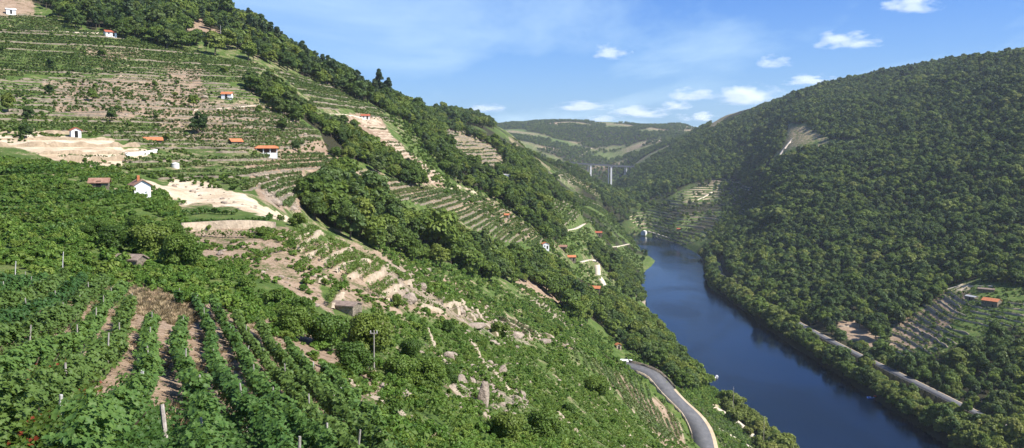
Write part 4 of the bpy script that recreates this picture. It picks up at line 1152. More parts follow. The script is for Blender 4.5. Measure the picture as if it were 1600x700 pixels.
for pix in SPUR_WALLS:
    line = track_line(pix, .6, 100, 260)
    v_, f_, mi, h, _ = wall_geo(line, .8, zr, True)
    for of_ in (.75, 1.7):
        g_ = vine_geo(line, of_, .95, .3, 22, .17, zr, .12, .3)
        if g_ is not None: ROWS.append((.01, *g_, 'speckle', '', line, False))
    WALLS.append((1e5, v_, f_, mi, 'pale', 'crest', 'curving over the crest of the near spur', line))


def merge(parts, mats, name, has_mi=False):
    Vs, Fs, Ts, Ms, b = [], [], [], [], 0
    for p in parts:
        Vs.append(p[0]); Fs.append(p[1] + b); b += len(p[0])
        if has_mi: Ms.append(p[2])
        else: Ts.append(p[2])
    return mesh_np(name, np.concatenate(Vs), np.concatenate(Fs), mats, None if has_mi else np.concatenate(Ts), midx=np.concatenate(Ms) if has_mi else None)

def place_mesh(name, V_, F_, mats, base, **kw):
    return obj(name, mesh_np(name, V_ - base, F_, mats, **kw), None, base)
WALLS.sort(key=lambda w: -w[0]); ROWS.sort(key=lambda w: -w[0] * (w[4] not in ('speckle', 'rocky', 'lush', 'spur', 'dry', 'brown')))
N_SINGLE_WALL, N_SINGLE_ROW = 200, 220
ONES = ['', 'first', 'second', 'third', 'fourth', 'fifth', 'sixth', 'seventh', 'eighth', 'ninth', 'tenth', 'eleventh', 'twelfth', 'thirteenth', 'fourteenth', 'fifteenth', 'sixteenth', 'seventeenth', 'eighteenth', 'nineteenth']
def ordinal(n_):
    if n_ < 20: return ONES[n_]
    t = ['', '', 'twenti', 'thirti', 'forti', 'fifti', 'sixti', 'seventi', 'eighti', 'nineti'][n_ // 10 % 10]
    return t + 'eth' if n_ % 10 == 0 else t[:-1] + 'y-' + ONES[n_ % 10]
def ranks(items, zone_of, line_of):
    by = {}
    for k, it in enumerate(items): by.setdefault(zone_of(it), []).append((float(to_px(*line_of(it).T)[1].mean()), k))
    out = {}
    for z_, l_ in by.items():
        for n_, (_, k) in enumerate(sorted(l_)): out[k] = ordinal(n_ + 1)
    return out
wall_rank = ranks(WALLS[:N_SINGLE_WALL], lambda w: w[5], lambda w: w[7])
row_rank = ranks(ROWS[:N_SINGLE_ROW], lambda w: w[4], lambda w: w[6])
for k, (ap, v_, f_, mi, wmat, zn, words, line) in enumerate(WALLS[:N_SINGLE_WALL]):
    o = place_mesh('terrace_wall', v_, f_, [M[wmat], M[LEDGE[wmat]]], line[len(line) // 2], midx=mi)
    tag(o, ('pale sandy' if wmat in ('sandstone', 'pale', 'verge', 'dugwall') else 'grey-brown') + ' stone terrace wall ' + words + ', ' + wall_rank[k] + ' down', 'stone wall', 'dry-stone terrace walls ' + words)
for wm in ('stone', 'sandstone', 'verge', 'dugwall', 'pale'):
    parts = [(w[1], w[2], w[3]) for w in WALLS[N_SINGLE_WALL:] if w[4] == wm]
    if parts:
        tag(obj('terrace_stonework', merge(parts, [M[wm], M[LEDGE[wm]]], 'terrace_stonework', True)), 'small dry-stone terrace edges stepping up the hillsides', 'stonework', kind='stuff')
for k, (ap, v_, f_, t_, zn, words, line, farr) in enumerate(ROWS[:N_SINGLE_ROW]):
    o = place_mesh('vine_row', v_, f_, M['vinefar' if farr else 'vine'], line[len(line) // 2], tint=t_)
    tag(o, 'leafy vine row ' + words + ', ' + row_rank[k] + ' down', 'vine row', 'vine rows ' + words)
for fr_ in (False, True):
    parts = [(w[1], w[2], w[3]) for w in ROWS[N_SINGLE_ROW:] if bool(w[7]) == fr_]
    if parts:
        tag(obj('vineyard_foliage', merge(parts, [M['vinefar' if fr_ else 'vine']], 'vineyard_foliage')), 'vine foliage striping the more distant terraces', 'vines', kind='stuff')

# ---------------------------------------------------------------- vineyard in front of the eye: straight rows running away down the slope
FG = [(-60,452),(70,432),(150,440),(215,452),(330,470),(420,520),(520,590),(610,690),(620,760),(-80,760)]
ddir = np.array([-0.385, 1.0]); ddir /= np.linalg.norm(ddir)
nrm = np.array([ddir[1], -ddir[0]])
fgr = np.random.default_rng(99)
FGV = []
fg_tris = 0
stake = MB().tube([(0, 0, -.5), (.01, 0, .7), (0.03, 0.01, 1.5)], [.04, .037, .03], 6).mesh('post', M['wood'])
gstake = MB().box(-.04, .04, -.035, .035, -.5, 1.4).mesh('post', M['granite_post'])
stemm = MB()
def vine_near(line, hgt, wid, r):
    """denser, leaf by leaf, leaf size in true scale up close"""
    seg = np.r_[0, np.cumsum(np.linalg.norm(np.diff(line[:, :2], axis=0), axis=1))]
    quads, lobes = [], []
    pitch = 1.05
    for k in range(int(seg[-1] / pitch)):
        s0 = (k + .5) * pitch + r.normal(0, .1)
        c = np.array([np.interp(s0, seg, line[:, j]) for j in range(2)])
        D_ = c[1]
        if r.uniform() < 0.05: continue
        vig = r.uniform(.72, 1.2)
        near = D_ < 27
        n_ = int((430 if near else np.interp(D_, [27, 60, 100], [330, 210, 130])) * vig)
        # a vine: several shoots, each carrying leaves along an arch
        ns = 9
        sh = r.integers(0, ns, n_); t = r.beta(1.6, 1.2, n_)
        so = r.normal(0, 1, (ns, 2)) * np.array([0.34, 0.10]); st = so + r.normal(0, 1, (ns, 2)) * np.array([0.32, wid * .75])
        hh = hgt * vig * r.uniform(.75, 1.15, ns)
        al = so[sh, 0] * (1 - t) + st[sh, 0] * t + r.normal(0, .085, n_)
        ac = so[sh, 1] * (1 - t) + st[sh, 1] * t + r.normal(0, .085, n_)
        hz = 0.22 + hh[sh] * np.sin(t * 1.9) * 1.0 + r.normal(0, .07, n_)
        x = c[0] + ddir[0] * al + nrm[0] * ac; y = c[1] + ddir[1] * al + nrm[1] * ac
        z = ground(x, y) + np.maximum(hz, .06)
        Nn = np.stack([nrm[0] * np.sign(ac) * .6 + r.normal(0, .55, n_), nrm[1] * np.sign(ac) * .6 + r.normal(0, .55, n_) - .2, .75 + np.abs(r.normal(0, .5, n_))], 1)
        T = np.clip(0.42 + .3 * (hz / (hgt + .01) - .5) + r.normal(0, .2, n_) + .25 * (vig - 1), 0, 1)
        C = np.stack([x, y, z], 1)
        if near: lobes.append((C, Nn, r.uniform(.05, .088, n_), T))
        else: quads.append((C, Nn, r.uniform(.75, 1.3, n_) * np.interp(D_, [27, 60, 100], [.085, .125, .17]), T))
    return quads, lobes

def leaves_mesh(name, quads, lobes, mat, r, base):
    Vs, Fs, Ts, b = [], [], [], 0
    for C, Nn, S, T in quads:
        v_, f_ = cards(C, Nn, S, r, .75, .15); Vs.append(v_); Fs.append(np.stack([f_[:, [0, 1, 2]], f_[:, [0, 2, 3]]], 1).reshape(-1, 3) + b); Ts.append(np.repeat(T, 4)); b += len(v_)
    for C, Nn, S, T in lobes:
        v_, f_, k = lobed_leaves(C, Nn, S, r); Vs.append(v_); Fs.append(f_ + b); Ts.append(np.repeat(T, k)); b += len(v_)
    if not Vs: return None
    return mesh_np(name, np.concatenate(Vs) - base, np.concatenate(Fs), mat, np.concatenate(Ts))

row_objs = []
for k in range(-26, 60):
    o0 = np.array([-9.0, 20.0]) + nrm * k * 1.62
    t = np.arange(-30, 110, 0.5)
    q = o0 + ddir * t[:, None] + nrm * (0.25 * np.sin(t * .13 + k))[:, None]
    ok = (q[:, 1] > 12.0) & (np.abs(q[:, 0] / np.maximum(q[:, 1], 1)) < .7)
    z = ground(q[:, 0], q[:, 1]); px, py = to_px(q[:, 0], q[:, 1], z + .6)
    ok &= inpoly(px, py, FG) & (q[:, 1] < 105) & ~inpoly(px, py, [(192,432),(240,448),(312,486),(296,512),(235,500),(205,470)])
    # cut into stretches
    idx_ = np.where(ok)[0]
    if len(idx_) < 6: continue
    for run in np.split(idx_, np.where(np.diff(idx_) > 1)[0] + 1):
        if len(run) < 6: continue
        line = q[run]
        quads, lobes = vine_near(line, 1.0 * fgr.uniform(0.85, 1.1), .20, fgr)
        mid = np.array([*line[len(line) // 2], float(ground(*line[len(line) // 2]))])
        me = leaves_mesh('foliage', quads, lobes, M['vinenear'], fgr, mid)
        if me is None: continue
        fg_tris += len(me.polygons)
        e = empty('vine_row', mid, 0, None, 'vine row', 'rows of the vineyard closest to the viewer')
        obj('foliage', me, e)
        # woody stems, joined along the row, and single stakes
        mb = MB()
        for s_ in np.arange(0, len(line), 2):
            p = line[s_]; zz = float(ground(*p)); dxy = fgr.normal(0, .08, 2)
            mb.tube([(p[0] - mid[0], p[1] - mid[1], zz - mid[2] - .1), (p[0] - mid[0] + dxy[0], p[1] - mid[1] + dxy[1], zz - mid[2] + .35), (p[0] - mid[0] + dxy[0] * 3, p[1] - mid[1] + dxy[1] * 2, zz - mid[2] + .8)], [.035, .03, .015], 5)
        mb.build('stem', M['stem'], e)['kind'] = 'stuff'
        for s_ in np.arange(fgr.integers(0, 9), len(line), 22):
            p = line[int(s_)]; pm = obj('post', stake if fgr.uniform() < .96 else gstake, e, (p[0] - mid[0], p[1] - mid[1], float(ground(*p)) - mid[2]))
            pm.rotation_euler = (fgr.normal(0, .05), fgr.normal(0, .06), fgr.uniform(0, 3)); pm.scale = (1, 1, fgr.uniform(.85, 1.15))
        row_objs.append((line[:, 0].mean() / line[:, 1].mean(), e, line))
row_objs.sort(key=lambda t_: t_[0])
ORD = ['first', 'second', 'third', 'fourth', 'fifth', 'sixth', 'seventh', 'eighth', 'ninth', 'tenth', 'eleventh', 'twelfth', 'thirteenth', 'fourteenth', 'fifteenth', 'sixteenth', 'seventeenth', 'eighteenth', 'nineteenth', 'twentieth']
nro = len(row_objs)
for i, (_, e, line) in enumerate(row_objs):
    if i < nro // 2: w_ = (ORD[i] if i < 20 else ORD[i - 20] + ' after twenty') + ' long vine row counted from the left edge'
    else:
        j = nro - 1 - i; w_ = (ORD[j] if j < 20 else ORD[j - 20] + ' after twenty') + ' long vine row counted from the utility pole'
    e['label'] = 'green staked vine row close by, ' + w_


# ---------------------------------------------------------------- retaining walls, parapet, ramp
def wall_run(name, pix, h, th, mat, label, cat, d0=4, d1=6000, base=None, sink=1.0):
    ln = track_line(pix, 1.0, d0, d1) if base is None else base
    mid = ln[len(ln) // 2].copy()
    t = np.gradient(ln[:, :2], axis=0); t /= np.linalg.norm(t, axis=1, keepdims=True) + 1e-9
    nn = np.stack([t[:, 1], -t[:, 0]], 1)
    hh = h * (1 + 0.10 * np.array([fbm(i * .3, 2.2, 71, 2) for i in range(len(ln))]))
    P0 = np.concatenate([ln[:, :2] - nn * th / 2, (ln[:, 2] - sink)[:, None]], 1); P1 = np.concatenate([ln[:, :2] - nn * th / 2, (ln[:, 2] + hh)[:, None]], 1)
    P2 = np.concatenate([ln[:, :2] + nn * th / 2, (ln[:, 2] + hh)[:, None]], 1); P3 = np.concatenate([ln[:, :2] + nn * th / 2, (ln[:, 2] - sink)[:, None]], 1)
    k = len(ln); V_ = np.concatenate([P0, P1, P2, P3]) - mid; i = np.arange(k - 1)
    F_ = np.concatenate([np.stack([i + a * k, i + a * k + 1, i + a * k + k + 1, i + a * k + k], 1) for a in range(3)] + [np.array([[0, k, 2 * k, 3 * k], [k - 1, 2 * k - 1, 3 * k - 1, 4 * k - 1]])])
    return tag(obj(name, mesh_np(name, V_, F_, mat), None, mid), label, cat)
wall_run('retaining_wall', [(284,362),(320,360),(360,357),(400,357),(440,361)], 1.5, .6, M['sandstone'], 'long beige dry-stone retaining wall below the pale excavated bank', 'stone wall', 80, 220)
wall_run('concrete_wall', [(196,244),(212,243),(230,241),(246,238)], 1.0, .3, M['concrete'], 'low pale concrete wall at the end of the dug terraces', 'wall', 150, 330)
t_ = np.gradient(ROAD_L[:, :2], axis=0); t_ /= np.linalg.norm(t_, axis=1, keepdims=True); n_l = np.stack([t_[:, 1], -t_[:, 0]], 1)
side = np.sign((n_l * np.array([0.8, 0.6])).sum(1)).mean() or 1
for (i0, i1, off, hh, lab) in ((1, int(len(ROAD_L) * .5), -3.9, 1.35, 'low concrete parapet curving round the outside of the road bend'), (int(len(ROAD_L) * .2), len(ROAD_L) - 3, 3.3, .85, 'low concrete kerb wall along the uphill side of the road')):
    o_ = ROAD_L[i0:i1].copy(); o_[:, :2] += n_l[i0:i1] * off
    wall_run('parapet_wall', None, hh, .3, M['stone'] if hh > 1 else M['sandstone'], lab, 'wall', base=o_, sink=1.2)
# concrete ramp beside the road
g = pix_ground(972, 566, 200, 420)
MB().add([(-5, -4, -1), (5, -4.4, -1), (5.4, 4, -1), (-4.6, 4.4, -1), (-5, -4, .5), (5, -4.4, .25), (5.4, 4, .6), (-4.6, 4.4, 1.1)],
         [(0,3,2,1),(4,5,6,7),(0,1,5,4),(1,2,6,5),(2,3,7,6),(3,0,4,7)]).build('concrete_ramp', M['white'], None, False, g)
tag(bpy.context.scene.objects['concrete_ramp'], 'white concrete pad where the asphalt road begins', 'ramp')

# ---------------------------------------------------------------- buildings
def face(g, turn=0.0):
    return math.atan2(-g[0], g[1]) + R(turn)
def gable_house(pix, w, d, h, roof, wall, label, turn=0.0, gable_front=True, rise=None, door=True, windows=1, chimney=False, d0=60, d1=6000, name='stone_hut', cat='hut', over=.35, group=None):
    g = pix_ground(*pix, d0, d1); g = g + np.array([0, 0, 0.0])
    e = empty(name, g, face(g, turn), label, cat, group)
    rise = rise or w * .24
    s = 1.6                    # foundation into the slope
    mb = MB()
    if gable_front:
        pts_ = [(-w/2, h), (0, h + rise), (w/2, h)]
        V_ = [(-w/2,-d/2,-s),(w/2,-d/2,-s),(w/2,d/2,-s),(-w/2,d/2,-s),(-w/2,-d/2,h),(w/2,-d/2,h),(w/2,d/2,h),(-w/2,d/2,h),(0,-d/2,h+rise),(0,d/2,h+rise)]
        mb.add(V_, [(0,1,5,8,4),(1,2,6,5),(2,3,7,9,6),(3,0,4,7),(0,3,2,1)])
        a_, b_ = w/2 + over, d/2 + over
        sl = rise / (w/2)
        ru = [(-a_, h - over*sl), (0, h + rise), (a_, h - over*sl)]
        th = .16
        V_ = [(x_, y_, z_ + dz_ + .02) for y_ in (-b_, b_) for dz_ in (0, th) for (x_, z_) in ru]
        F_ = [(3,4,10,9),(4,5,11,10),(0,6,7,1),(1,7,8,2),(0,1,4,3),(1,2,5,4),(6,9,10,7),(7,10,11,8),(0,3,9,6),(2,8,11,5)]
    else:
        V_ = [(-w/2,-d/2,-s),(w/2,-d/2,-s),(w/2,d/2,-s),(-w/2,d/2,-s),(-w/2,-d/2,h),(w/2,-d/2,h),(w/2,d/2,h),(-w/2,d/2,h),(-w/2,0,h+rise),(w/2,0,h+rise)]
        mb.add(V_, [(0,1,5,4),(1,2,6,9,5),(2,3,7,6),(3,0,4,8,7),(0,3,2,1)])
        a_, b_ = w/2 + over, d/2 + over
        sl = rise / (d/2); th = .16
        ru = [(-b_, h - over*sl), (0, h + rise), (b_, h - over*sl)]
        V_ = [(x_, y_, z_ + dz_ + .02) for x_ in (-a_, a_) for dz_ in (0, th) for (y_, z_) in ru]
        F_ = [(3,9,10,4),(4,10,11,5),(0,1,7,6),(1,2,8,7),(0,3,4,1),(1,4,5,2),(6,7,10,9),(7,8,11,10),(0,6,9,3),(2,5,11,8)]
    mb.build('wall', wall, e)
    rf = MB().add(V_, F_).build('roof', roof, e)
    if chimney:
        MB().box(-.25, .25, -.25, .25, h + rise * .3, h + rise + 1.0).build('chimney', M['orange_tile'], rf, False, (-w * .12, -d * .1, 0))
    if door:
        MB().box(-.45, .45, -.04, .04, 0, 1.9).build('door', M['dark'], e, False, (w * .22 if windows else 0, -d/2 - .03, -.1))
    for k in range(windows):
        x_ = -w * .22 + k * w * .22
        wd = MB().box(-.35, .35, -.03, .03, 0, .7).build('window', M['glass'], e, False, (x_, -d/2 - .02, h * .45))
        MB().box(-.42, -.35, -.05, .05, -.07, .77).box(.35, .42, -.05, .05, -.07, .77).box(-.35, .35, -.05, .05, -.07, 0).box(-.35, .35, -.05, .05, .7, .77).build('frame', M['wood'], wd)
    return e
def open_shelter(pix, w, d, h, roof, label, turn=0.0, d0=60, low=True):
    g = pix_ground(*pix, d0)
    e = empty('open_shelter', g, face(g, turn), label, 'shelter')
    rise = .8
    a_, b_ = w/2 + .5, d/2 + .5
    V_ = [(-a_,-b_,h-.1),(a_,-b_,h-.1),(a_,b_,h+rise*.4),(-a_,b_,h+rise*.4),(-a_*.7,0,h+rise),(a_*.7,0,h+rise)]
    V2 = [(x_, y_, z_ + .15) for x_, y_, z_ in V_]
    MB().add(V_ + V2, [(0,4,5,1),(1,5,2),(2,5,4,3),(3,4,0),(6,7,11,10),(7,8,11),(8,9,10,11),(9,6,10),(0,1,7,6),(1,2,8,7),(2,3,9,8),(3,0,6,9)]).build('roof', roof, e)
    for k in range(4):
        MB().box(-.14, .14, -.14, .14, -1, h).build('pillar', M['white'], e, False, (-w/2 + .15 + k * (w - .3) / 3, -d/2 + .15, 0))
    MB().box(-w/2, w/2, d/2 - .25, d/2, -1, h + .1).build('back_wall', M['brown_tile'], e)
    if low: MB().box(-w/2, w/2, -d/2 + .05, -d/2 + .25, -1.2, .75).build('front_wall', M['white'], e)
    return e
gable_house((219,304), 3.3, 4.2, 2.1, M['brown_tile'], M['white'], 'small white gabled hut with a weathered tile roof in the dense vineyard', 14, True, 1.0, False, 0, True, 120, 300)
gable_house((156,296), 3.4, 2.6, 1.5, M['brown_tile'], M['stone'], 'low tile-roofed lean-to left of the white gabled hut', -8, False, .7, True, 0, d0=120, d1=300)
open_shelter((417,242), 7.0, 4.5, 2.3, M['orange_tile'], 'open orange-roofed shelter with white pillars on the stony terraces')
gable_house((118,214), 2.7, 3.0, 2.0, M['red_tile'], M['white'], 'small white hut with a red roof above the pale dug terraces', 10, True, .7, True, 0)
gable_house((239,223), 5.0, 3.2, .9, M['orange_tile'], M['stone'], 'low bright orange roof beside the concrete wall', 6, False, .75, False, 0, over=.5)
gable_house((368,225), 3.6, 3.0, .9, M['orange_tile'], M['stone'], 'low orange-roofed hut left of the open shelter', 20, False, .8, False, 0, over=.4)
gable_house((355,154), 4.2, 3.2, 1.9, M['orange_tile'], M['white'], 'small hut with orange roof and pale wall above the tall dark tree', -14, False, .8, True, 0)
gable_house((172,57), 5.2, 4.0, 2.0, M['red_tile'], M['white'], 'red-roofed white hut under the hilltop wood', 16, False, 1.0, True, 1)
gable_house((17,22), 4.4, 3.4, 2.2, M['white'], M['white'], 'plain white hut in the top left corner of the hill', 5, False, .6, True, 0)
gable_house((387,83), 3.4, 3.2, 3.8, M['brown_tile'], M['white'], 'tall narrow white hut at the edge of the skyline wood', 12, True, .7, True, 1)
gable_house((571,186), 5.0, 3.4, 1.9, M['red_tile'], M['white'], 'red-roofed white hut at the top of the brown terraces', 0, False, .9, True, 1)
gable_house((791,279), 5.4, 4.0, 3.2, M['concrete'], M['white'], 'small white block building inside the second wood', 6, False, .3, True, 1)
gable_house((790,338), 4.6, 3.4, .9, M['orange_tile'], M['stone'], 'small orange roof on the stony terraces below the second wood', -16, False, .8, False, 0)
gable_house((852,388), 4.0, 4.0, 3.0, M['orange_tile'], M['white'], 'white house with orange roof at the foot of the second wood', 14, True, .9, True, 1, name='house', cat='house', d0=300)
gable_house((879,390), 6.0, 4.0, 2.2, M['brown_tile'], M['stone'], 'brown-roofed stone house between the white house and the cypress', -8, False, 1.0, True, 1, name='house', cat='house', d0=300)
gable_house((893,407), 5.4, 4.0, 2.6, M['orange_tile'], M['stone'], 'stone house with terracotta roof left of the slim cypress', 8, False, 1.0, True, 1, name='house', cat='house', d0=300)
gable_house((930,455), 7.0, 5.0, 2.2, M['orange_tile'], M['stone'], 'terracotta-roofed house at the lower end of the sandy track', -12, False, 1.3, True, 2, name='house', cat='house', d0=300)
gable_house((934,368), 8.5, 5.0, 3.0, M['red_tile'], M['stone'], 'dark red-roofed house above the headland', 0, False, 1.3, True, 2, name='house', cat='house', d0=500)
gable_house((1006,366), 8.5, 7.0, 5.0, M['concrete'], M['white'], 'white house by the water at the river bend', -20, True, 1.4, True, 2, name='house', cat='house', d0=1250)
gable_house((1061,360), 7.0, 5.0, 2.6, M['red_tile'], M['stone'], 'small red-roofed house beside the bright terraces of the far bank', 0, False, 1.1, True, 0, name='house', cat='house', d0=1200)
gable_house((966,546), 2.6, 2.4, 2.2, M['orange_tile'], M['sandstone'], 'little orange-roofed shed beside the white concrete pad', 20, True, .7, True, 0, d0=200, d1=420)
gable_house((541,488), 3.3, 2.4, 1.0, M['slate'], M['stone'], 'low stone hut with a slab roof below the spur terraces', -30, False, .35, False, 0, d0=60, d1=200, over=.15)
gable_house((204,416), 3.2, 2.2, .9, M['slate'], M['stone'], 'half-hidden stone shed with a broken slab roof beside the big bush', -34, False, .5, False, 0, d0=40, d1=160, over=.2)
# the farm on the right bank: house and two lean-tos
fh = gable_house((1549,478), 11.0, 7.0, 4.0, M['orange_tile'], M['stone'], 'stone farmhouse with an orange tile roof on the right bank', -24, False, 1.6, True, 2, name='farmhouse', cat='house', d0=450, d1=900)
gable_house((1518,468), 8.0, 4.0, 2.4, M['metal'], M['stone'], 'long shed with a pale metal roof left of the farmhouse', -38, False, .6, True, 0, name='farm_shed', cat='shed', d0=450, d1=900)
gable_house((1541,456), 11.0, 3.4, 2.2, M['slate'], M['stone'], 'mossy-roofed shed behind the orange farmhouse roof', -10, False, .7, False, 0, name='farm_shed', cat='shed', d0=450, d1=900)
# round water tank
g = pix_ground(274, 262, 150, 330)
tk = empty('water_tank', g, 0, 'small pale round water tank in the vines', 'tank')
MB().tube([(0, 0, -.6), (0, 0, 1.1)], [1.1, 1.1], 16).build('body', M['concrete'], tk)
MB().tube([(0, 0, 1.1), (0, 0, 1.35), (0, 0, 1.5)], [1.16, .8, .15], 16).build('lid', M['concrete'], tk)

# ---------------------------------------------------------------- viaduct
BD = 2600.0
def at(px, py, d):
    a, s = px_ray(px, py); return np.array([float(a) * d, d, EYE + float(s) * d])
b0, b1 = at(868, 252.5, BD), at(996, 260.5, BD)
br = empty('viaduct', (b0 + b1) / 2, 0, 'tall road viaduct on slim white piers across the valley', 'bridge')
mid = (b0 + b1) / 2
def seg_box(p, q, wy, z0, z1):
    return [(p[0]-mid[0], p[1]-mid[1]-wy, p[2]-mid[2]+z0), (q[0]-mid[0], q[1]-mid[1]-wy, q[2]-mid[2]+z0), (q[0]-mid[0], q[1]-mid[1]+wy, q[2]-mid[2]+z0), (p[0]-mid[0], p[1]-mid[1]+wy, p[2]-mid[2]+z0),
            (p[0]-mid[0], p[1]-mid[1]-wy, p[2]-mid[2]+z1), (q[0]-mid[0], q[1]-mid[1]-wy, q[2]-mid[2]+z1), (q[0]-mid[0], q[1]-mid[1]+wy, q[2]-mid[2]+z1), (p[0]-mid[0], p[1]-mid[1]+wy, p[2]-mid[2]+z1)]
BF = [(0,3,2,1),(4,5,6,7),(0,1,5,4),(1,2,6,5),(2,3,7,6),(3,0,4,7)]
MB().add(seg_box(b0, b1, 6.0, -3.4, 0), BF).build('deck', M['deck'], br)
MB().add(seg_box(b0 + np.array([0, -6, 0]), b1 + np.array([0, -6, 0]), .15, .01, 1.1), BF).build('parapet', M['deck'], br)
MB().add(seg_box(b0 + np.array([0, 6, 0]), b1 + np.array([0, 6, 0]), .15, .01, 1.1), BF).build('parapet', M['deck'], br)
for px, wgt in ((897.5, 0), (923, 1), (955, 1), (979, 0)):
    c = at(px, 257, BD); t = (c[0] - b0[0]) / (b1[0] - b0[0]); zt = (b0 + (b1 - b0) * t)[2] - 3.4
    gz = float(ground(c[0], BD)) - 4
    pm = MB()
    hw = 2.3 if wgt else 1.3
    pm.box(c[0]-mid[0]-hw, c[0]-mid[0]+hw, -4.5, -1.0, gz - mid[2], zt - mid[2] - 1.2)
    pm.box(c[0]-mid[0]-hw*3.2-1.0, c[0]-mid[0]-hw*3.2+1.0, 1.0, 4.5, gz - mid[2], zt - mid[2] - 1.2)
    pr = pm.build('pier', M['white'], br)
    if wgt:
        MB().add([(c[0]-mid[0]-hw*1.5,-5,zt-mid[2]-1.2),(c[0]-mid[0]+hw*1.5,-5,zt-mid[2]-1.2),(c[0]-mid[0]+hw*1.5,5,zt-mid[2]-1.2),(c[0]-mid[0]-hw*1.5,5,zt-mid[2]-1.2),
                  (c[0]-mid[0]-hw*4,-5,zt-mid[2]-.02),(c[0]-mid[0]+hw*4,-5,zt-mid[2]-.02),(c[0]-mid[0]+hw*4,5,zt-mid[2]-.02),(c[0]-mid[0]-hw*4,5,zt-mid[2]-.02)], BF).build('pier_cap', M['white'], pr)

# ---------------------------------------------------------------- boats
def hull(L, W, H, mat, e, name='hull'):
    n_ = 9; V_, F_ = [], []
    for i in range(n_):
        t = i / (n_ - 1); w_ = W / 2 * (1 - max(0, (t - .45) / .55) ** 2.2) * (.9 if i == 0 else 1) + .02
        x_ = (t - .5) * L; sh = H * (1 + .35 * t * t)
        V_ += [(x_, -w_, sh), (x_, -w_ * .75, -.1), (x_, 0, -.25), (x_, w_ * .75, -.1), (x_, w_, sh), (x_, w_ * .86, sh), (x_, w_ * .6, .12), (x_, -w_ * .6, .12), (x_, -w_ * .86, sh)]
    for i in range(n_ - 1):
        for k in range(9): F_.append((i*9+k, (i+1)*9+k, (i+1)*9+(k+1) % 9, i*9+(k+1) % 9))
    F_.append((0, 1, 2, 3, 4, 5, 6, 7, 8))
    return MB().add(V_, F_).build(name, mat, e)
def at_water(px, py):
    a, s = px_ray(px, py); d = -EYE / float(s); return np.array([float(a) * d, d, 0.0])
g = at_water(1120, 590)
e = empty('motor_boat', g, R(70), 'small white motorboat on the water off the wooded left bank', 'boat')
hull(4.8, 1.9, .65, M['white'], e)
MB().add([(-.6,-.75,.6),(1.2,-.7,.75),(1.2,.7,.75),(-.6,.75,.6),(-.4,-.6,1.55),(.7,-.55,1.5),(.7,.55,1.5),(-.4,.6,1.55)], BF).build('cabin', M['white'], e)
MB().box(-2.75, -2.35, -.2, .2, -.2, .95).build('outboard_motor', M['dark'], e)
g = at_water(1364, 622)
e = empty('rowing_boat', g, R(8), 'small blue and red boat moored by the right bank trees', 'boat')
e.scale = (1.3, 1.3, 1.3)
hull(5.2, 1.9, .55, M['bluepaint'], e)
MB().box(-1.4, -1.0, -.8, .8, .35, .5).box(.1, .5, -.8, .8, .35, .5).build('thwart', M['white'], e)
MB().add([(.7,-.7,.5),(2.3,-.35,.72),(2.3,.35,.72),(.7,.7,.5),(.7,-.6,1.1),(2.2,-.3,.95),(2.2,.3,.95),(.7,.6,1.1)], BF).build('cover', M['redpaint'], e)

# ---------------------------------------------------------------- poles and posts
def pole(pix, top_py, label, d0, d1, arm=True, mat='wood', rad=.12):
    g = pix_ground(*pix, d0, d1)
    hgt = (pix[1] - top_py) / FPX * g[1]
    e = empty('utility_pole', g, 0, label, 'pole')
    MB().tube([(0, 0, -.8), (0, 0, hgt * .5), (.03, 0, hgt)], [rad * 1.2, rad, rad * .75], 8).build('shaft', M[mat], e)
    if arm:
        MB().box(-.32, .32, -.04, .04, hgt * .93, hgt * .93 + .07).build('crossarm', M[mat], e)
        for x_ in (-.26, .26): MB().tube([(x_, 0, hgt * .93 + .1), (x_, 0, hgt * .93 + .28)], [.05, .04], 6).build('insulator', M['granite_post'], e)
    return e
pole((585,598), 513, 'slender grey utility pole standing among the bushes of the near slope', 50, 200, True, 'wood', .055)
pole((1145,655), 602, 'grey pole standing in the trees of the left shore', 350, 520, True)
pole((1193,692), 648, 'grey pole at the shore beside the lowest path', 330, 480, True)
pole((1201,704), 682, 'short pale pole near the bottom edge by the water', 330, 480, False, 'granite_post', .10)
pole((345,62), 40, 'thin pale pole in the clearing of the hilltop wood', 350, 800, False, 'granite_post', .10)
# leaning post in front
g = pix_ground(262, 716, 8, 60)
tp = at(253, 632, g[1] + .35) - g
po = MB().tube([(-tp[0]*.3, -tp[1]*.3, -.5), (tp[0]*.45, tp[1]*.45, tp[2]*.5), tuple(tp)], [.062, .056, .05], 7).build('leaning_post', M['wood'], None, False, g)
tag(po, 'weathered grey wooden post leaning in the vines at the bottom edge', 'post')
for (px, py, top, lab) in ((98, 432, 402, 'pale upright stake in the tangled vines below the dense vineyard'), (24, 440, 418, 'short pale stake at the left edge beside the vines'),
                           (94, 676, 655, 'short white post in the red-leaved brambles'), (488, 600, 578, 'pale leaning stake above a bare patch at the end of the long rows'),
                           (531, 640, 620, 'pale stake beside the dark gap near the last long row')):
    g = pix_ground(px, py, 8, 140); hgt = (py - top) / FPX * g[1] + .6
    tag(MB().tube([(0, 0, -.3), (.02 * hgt, 0, hgt * .5), (.07 * hgt, 0, hgt)], [.05, .047, .04], 6).build('stake', M['granite_post'], None, False, g), lab, 'stake')

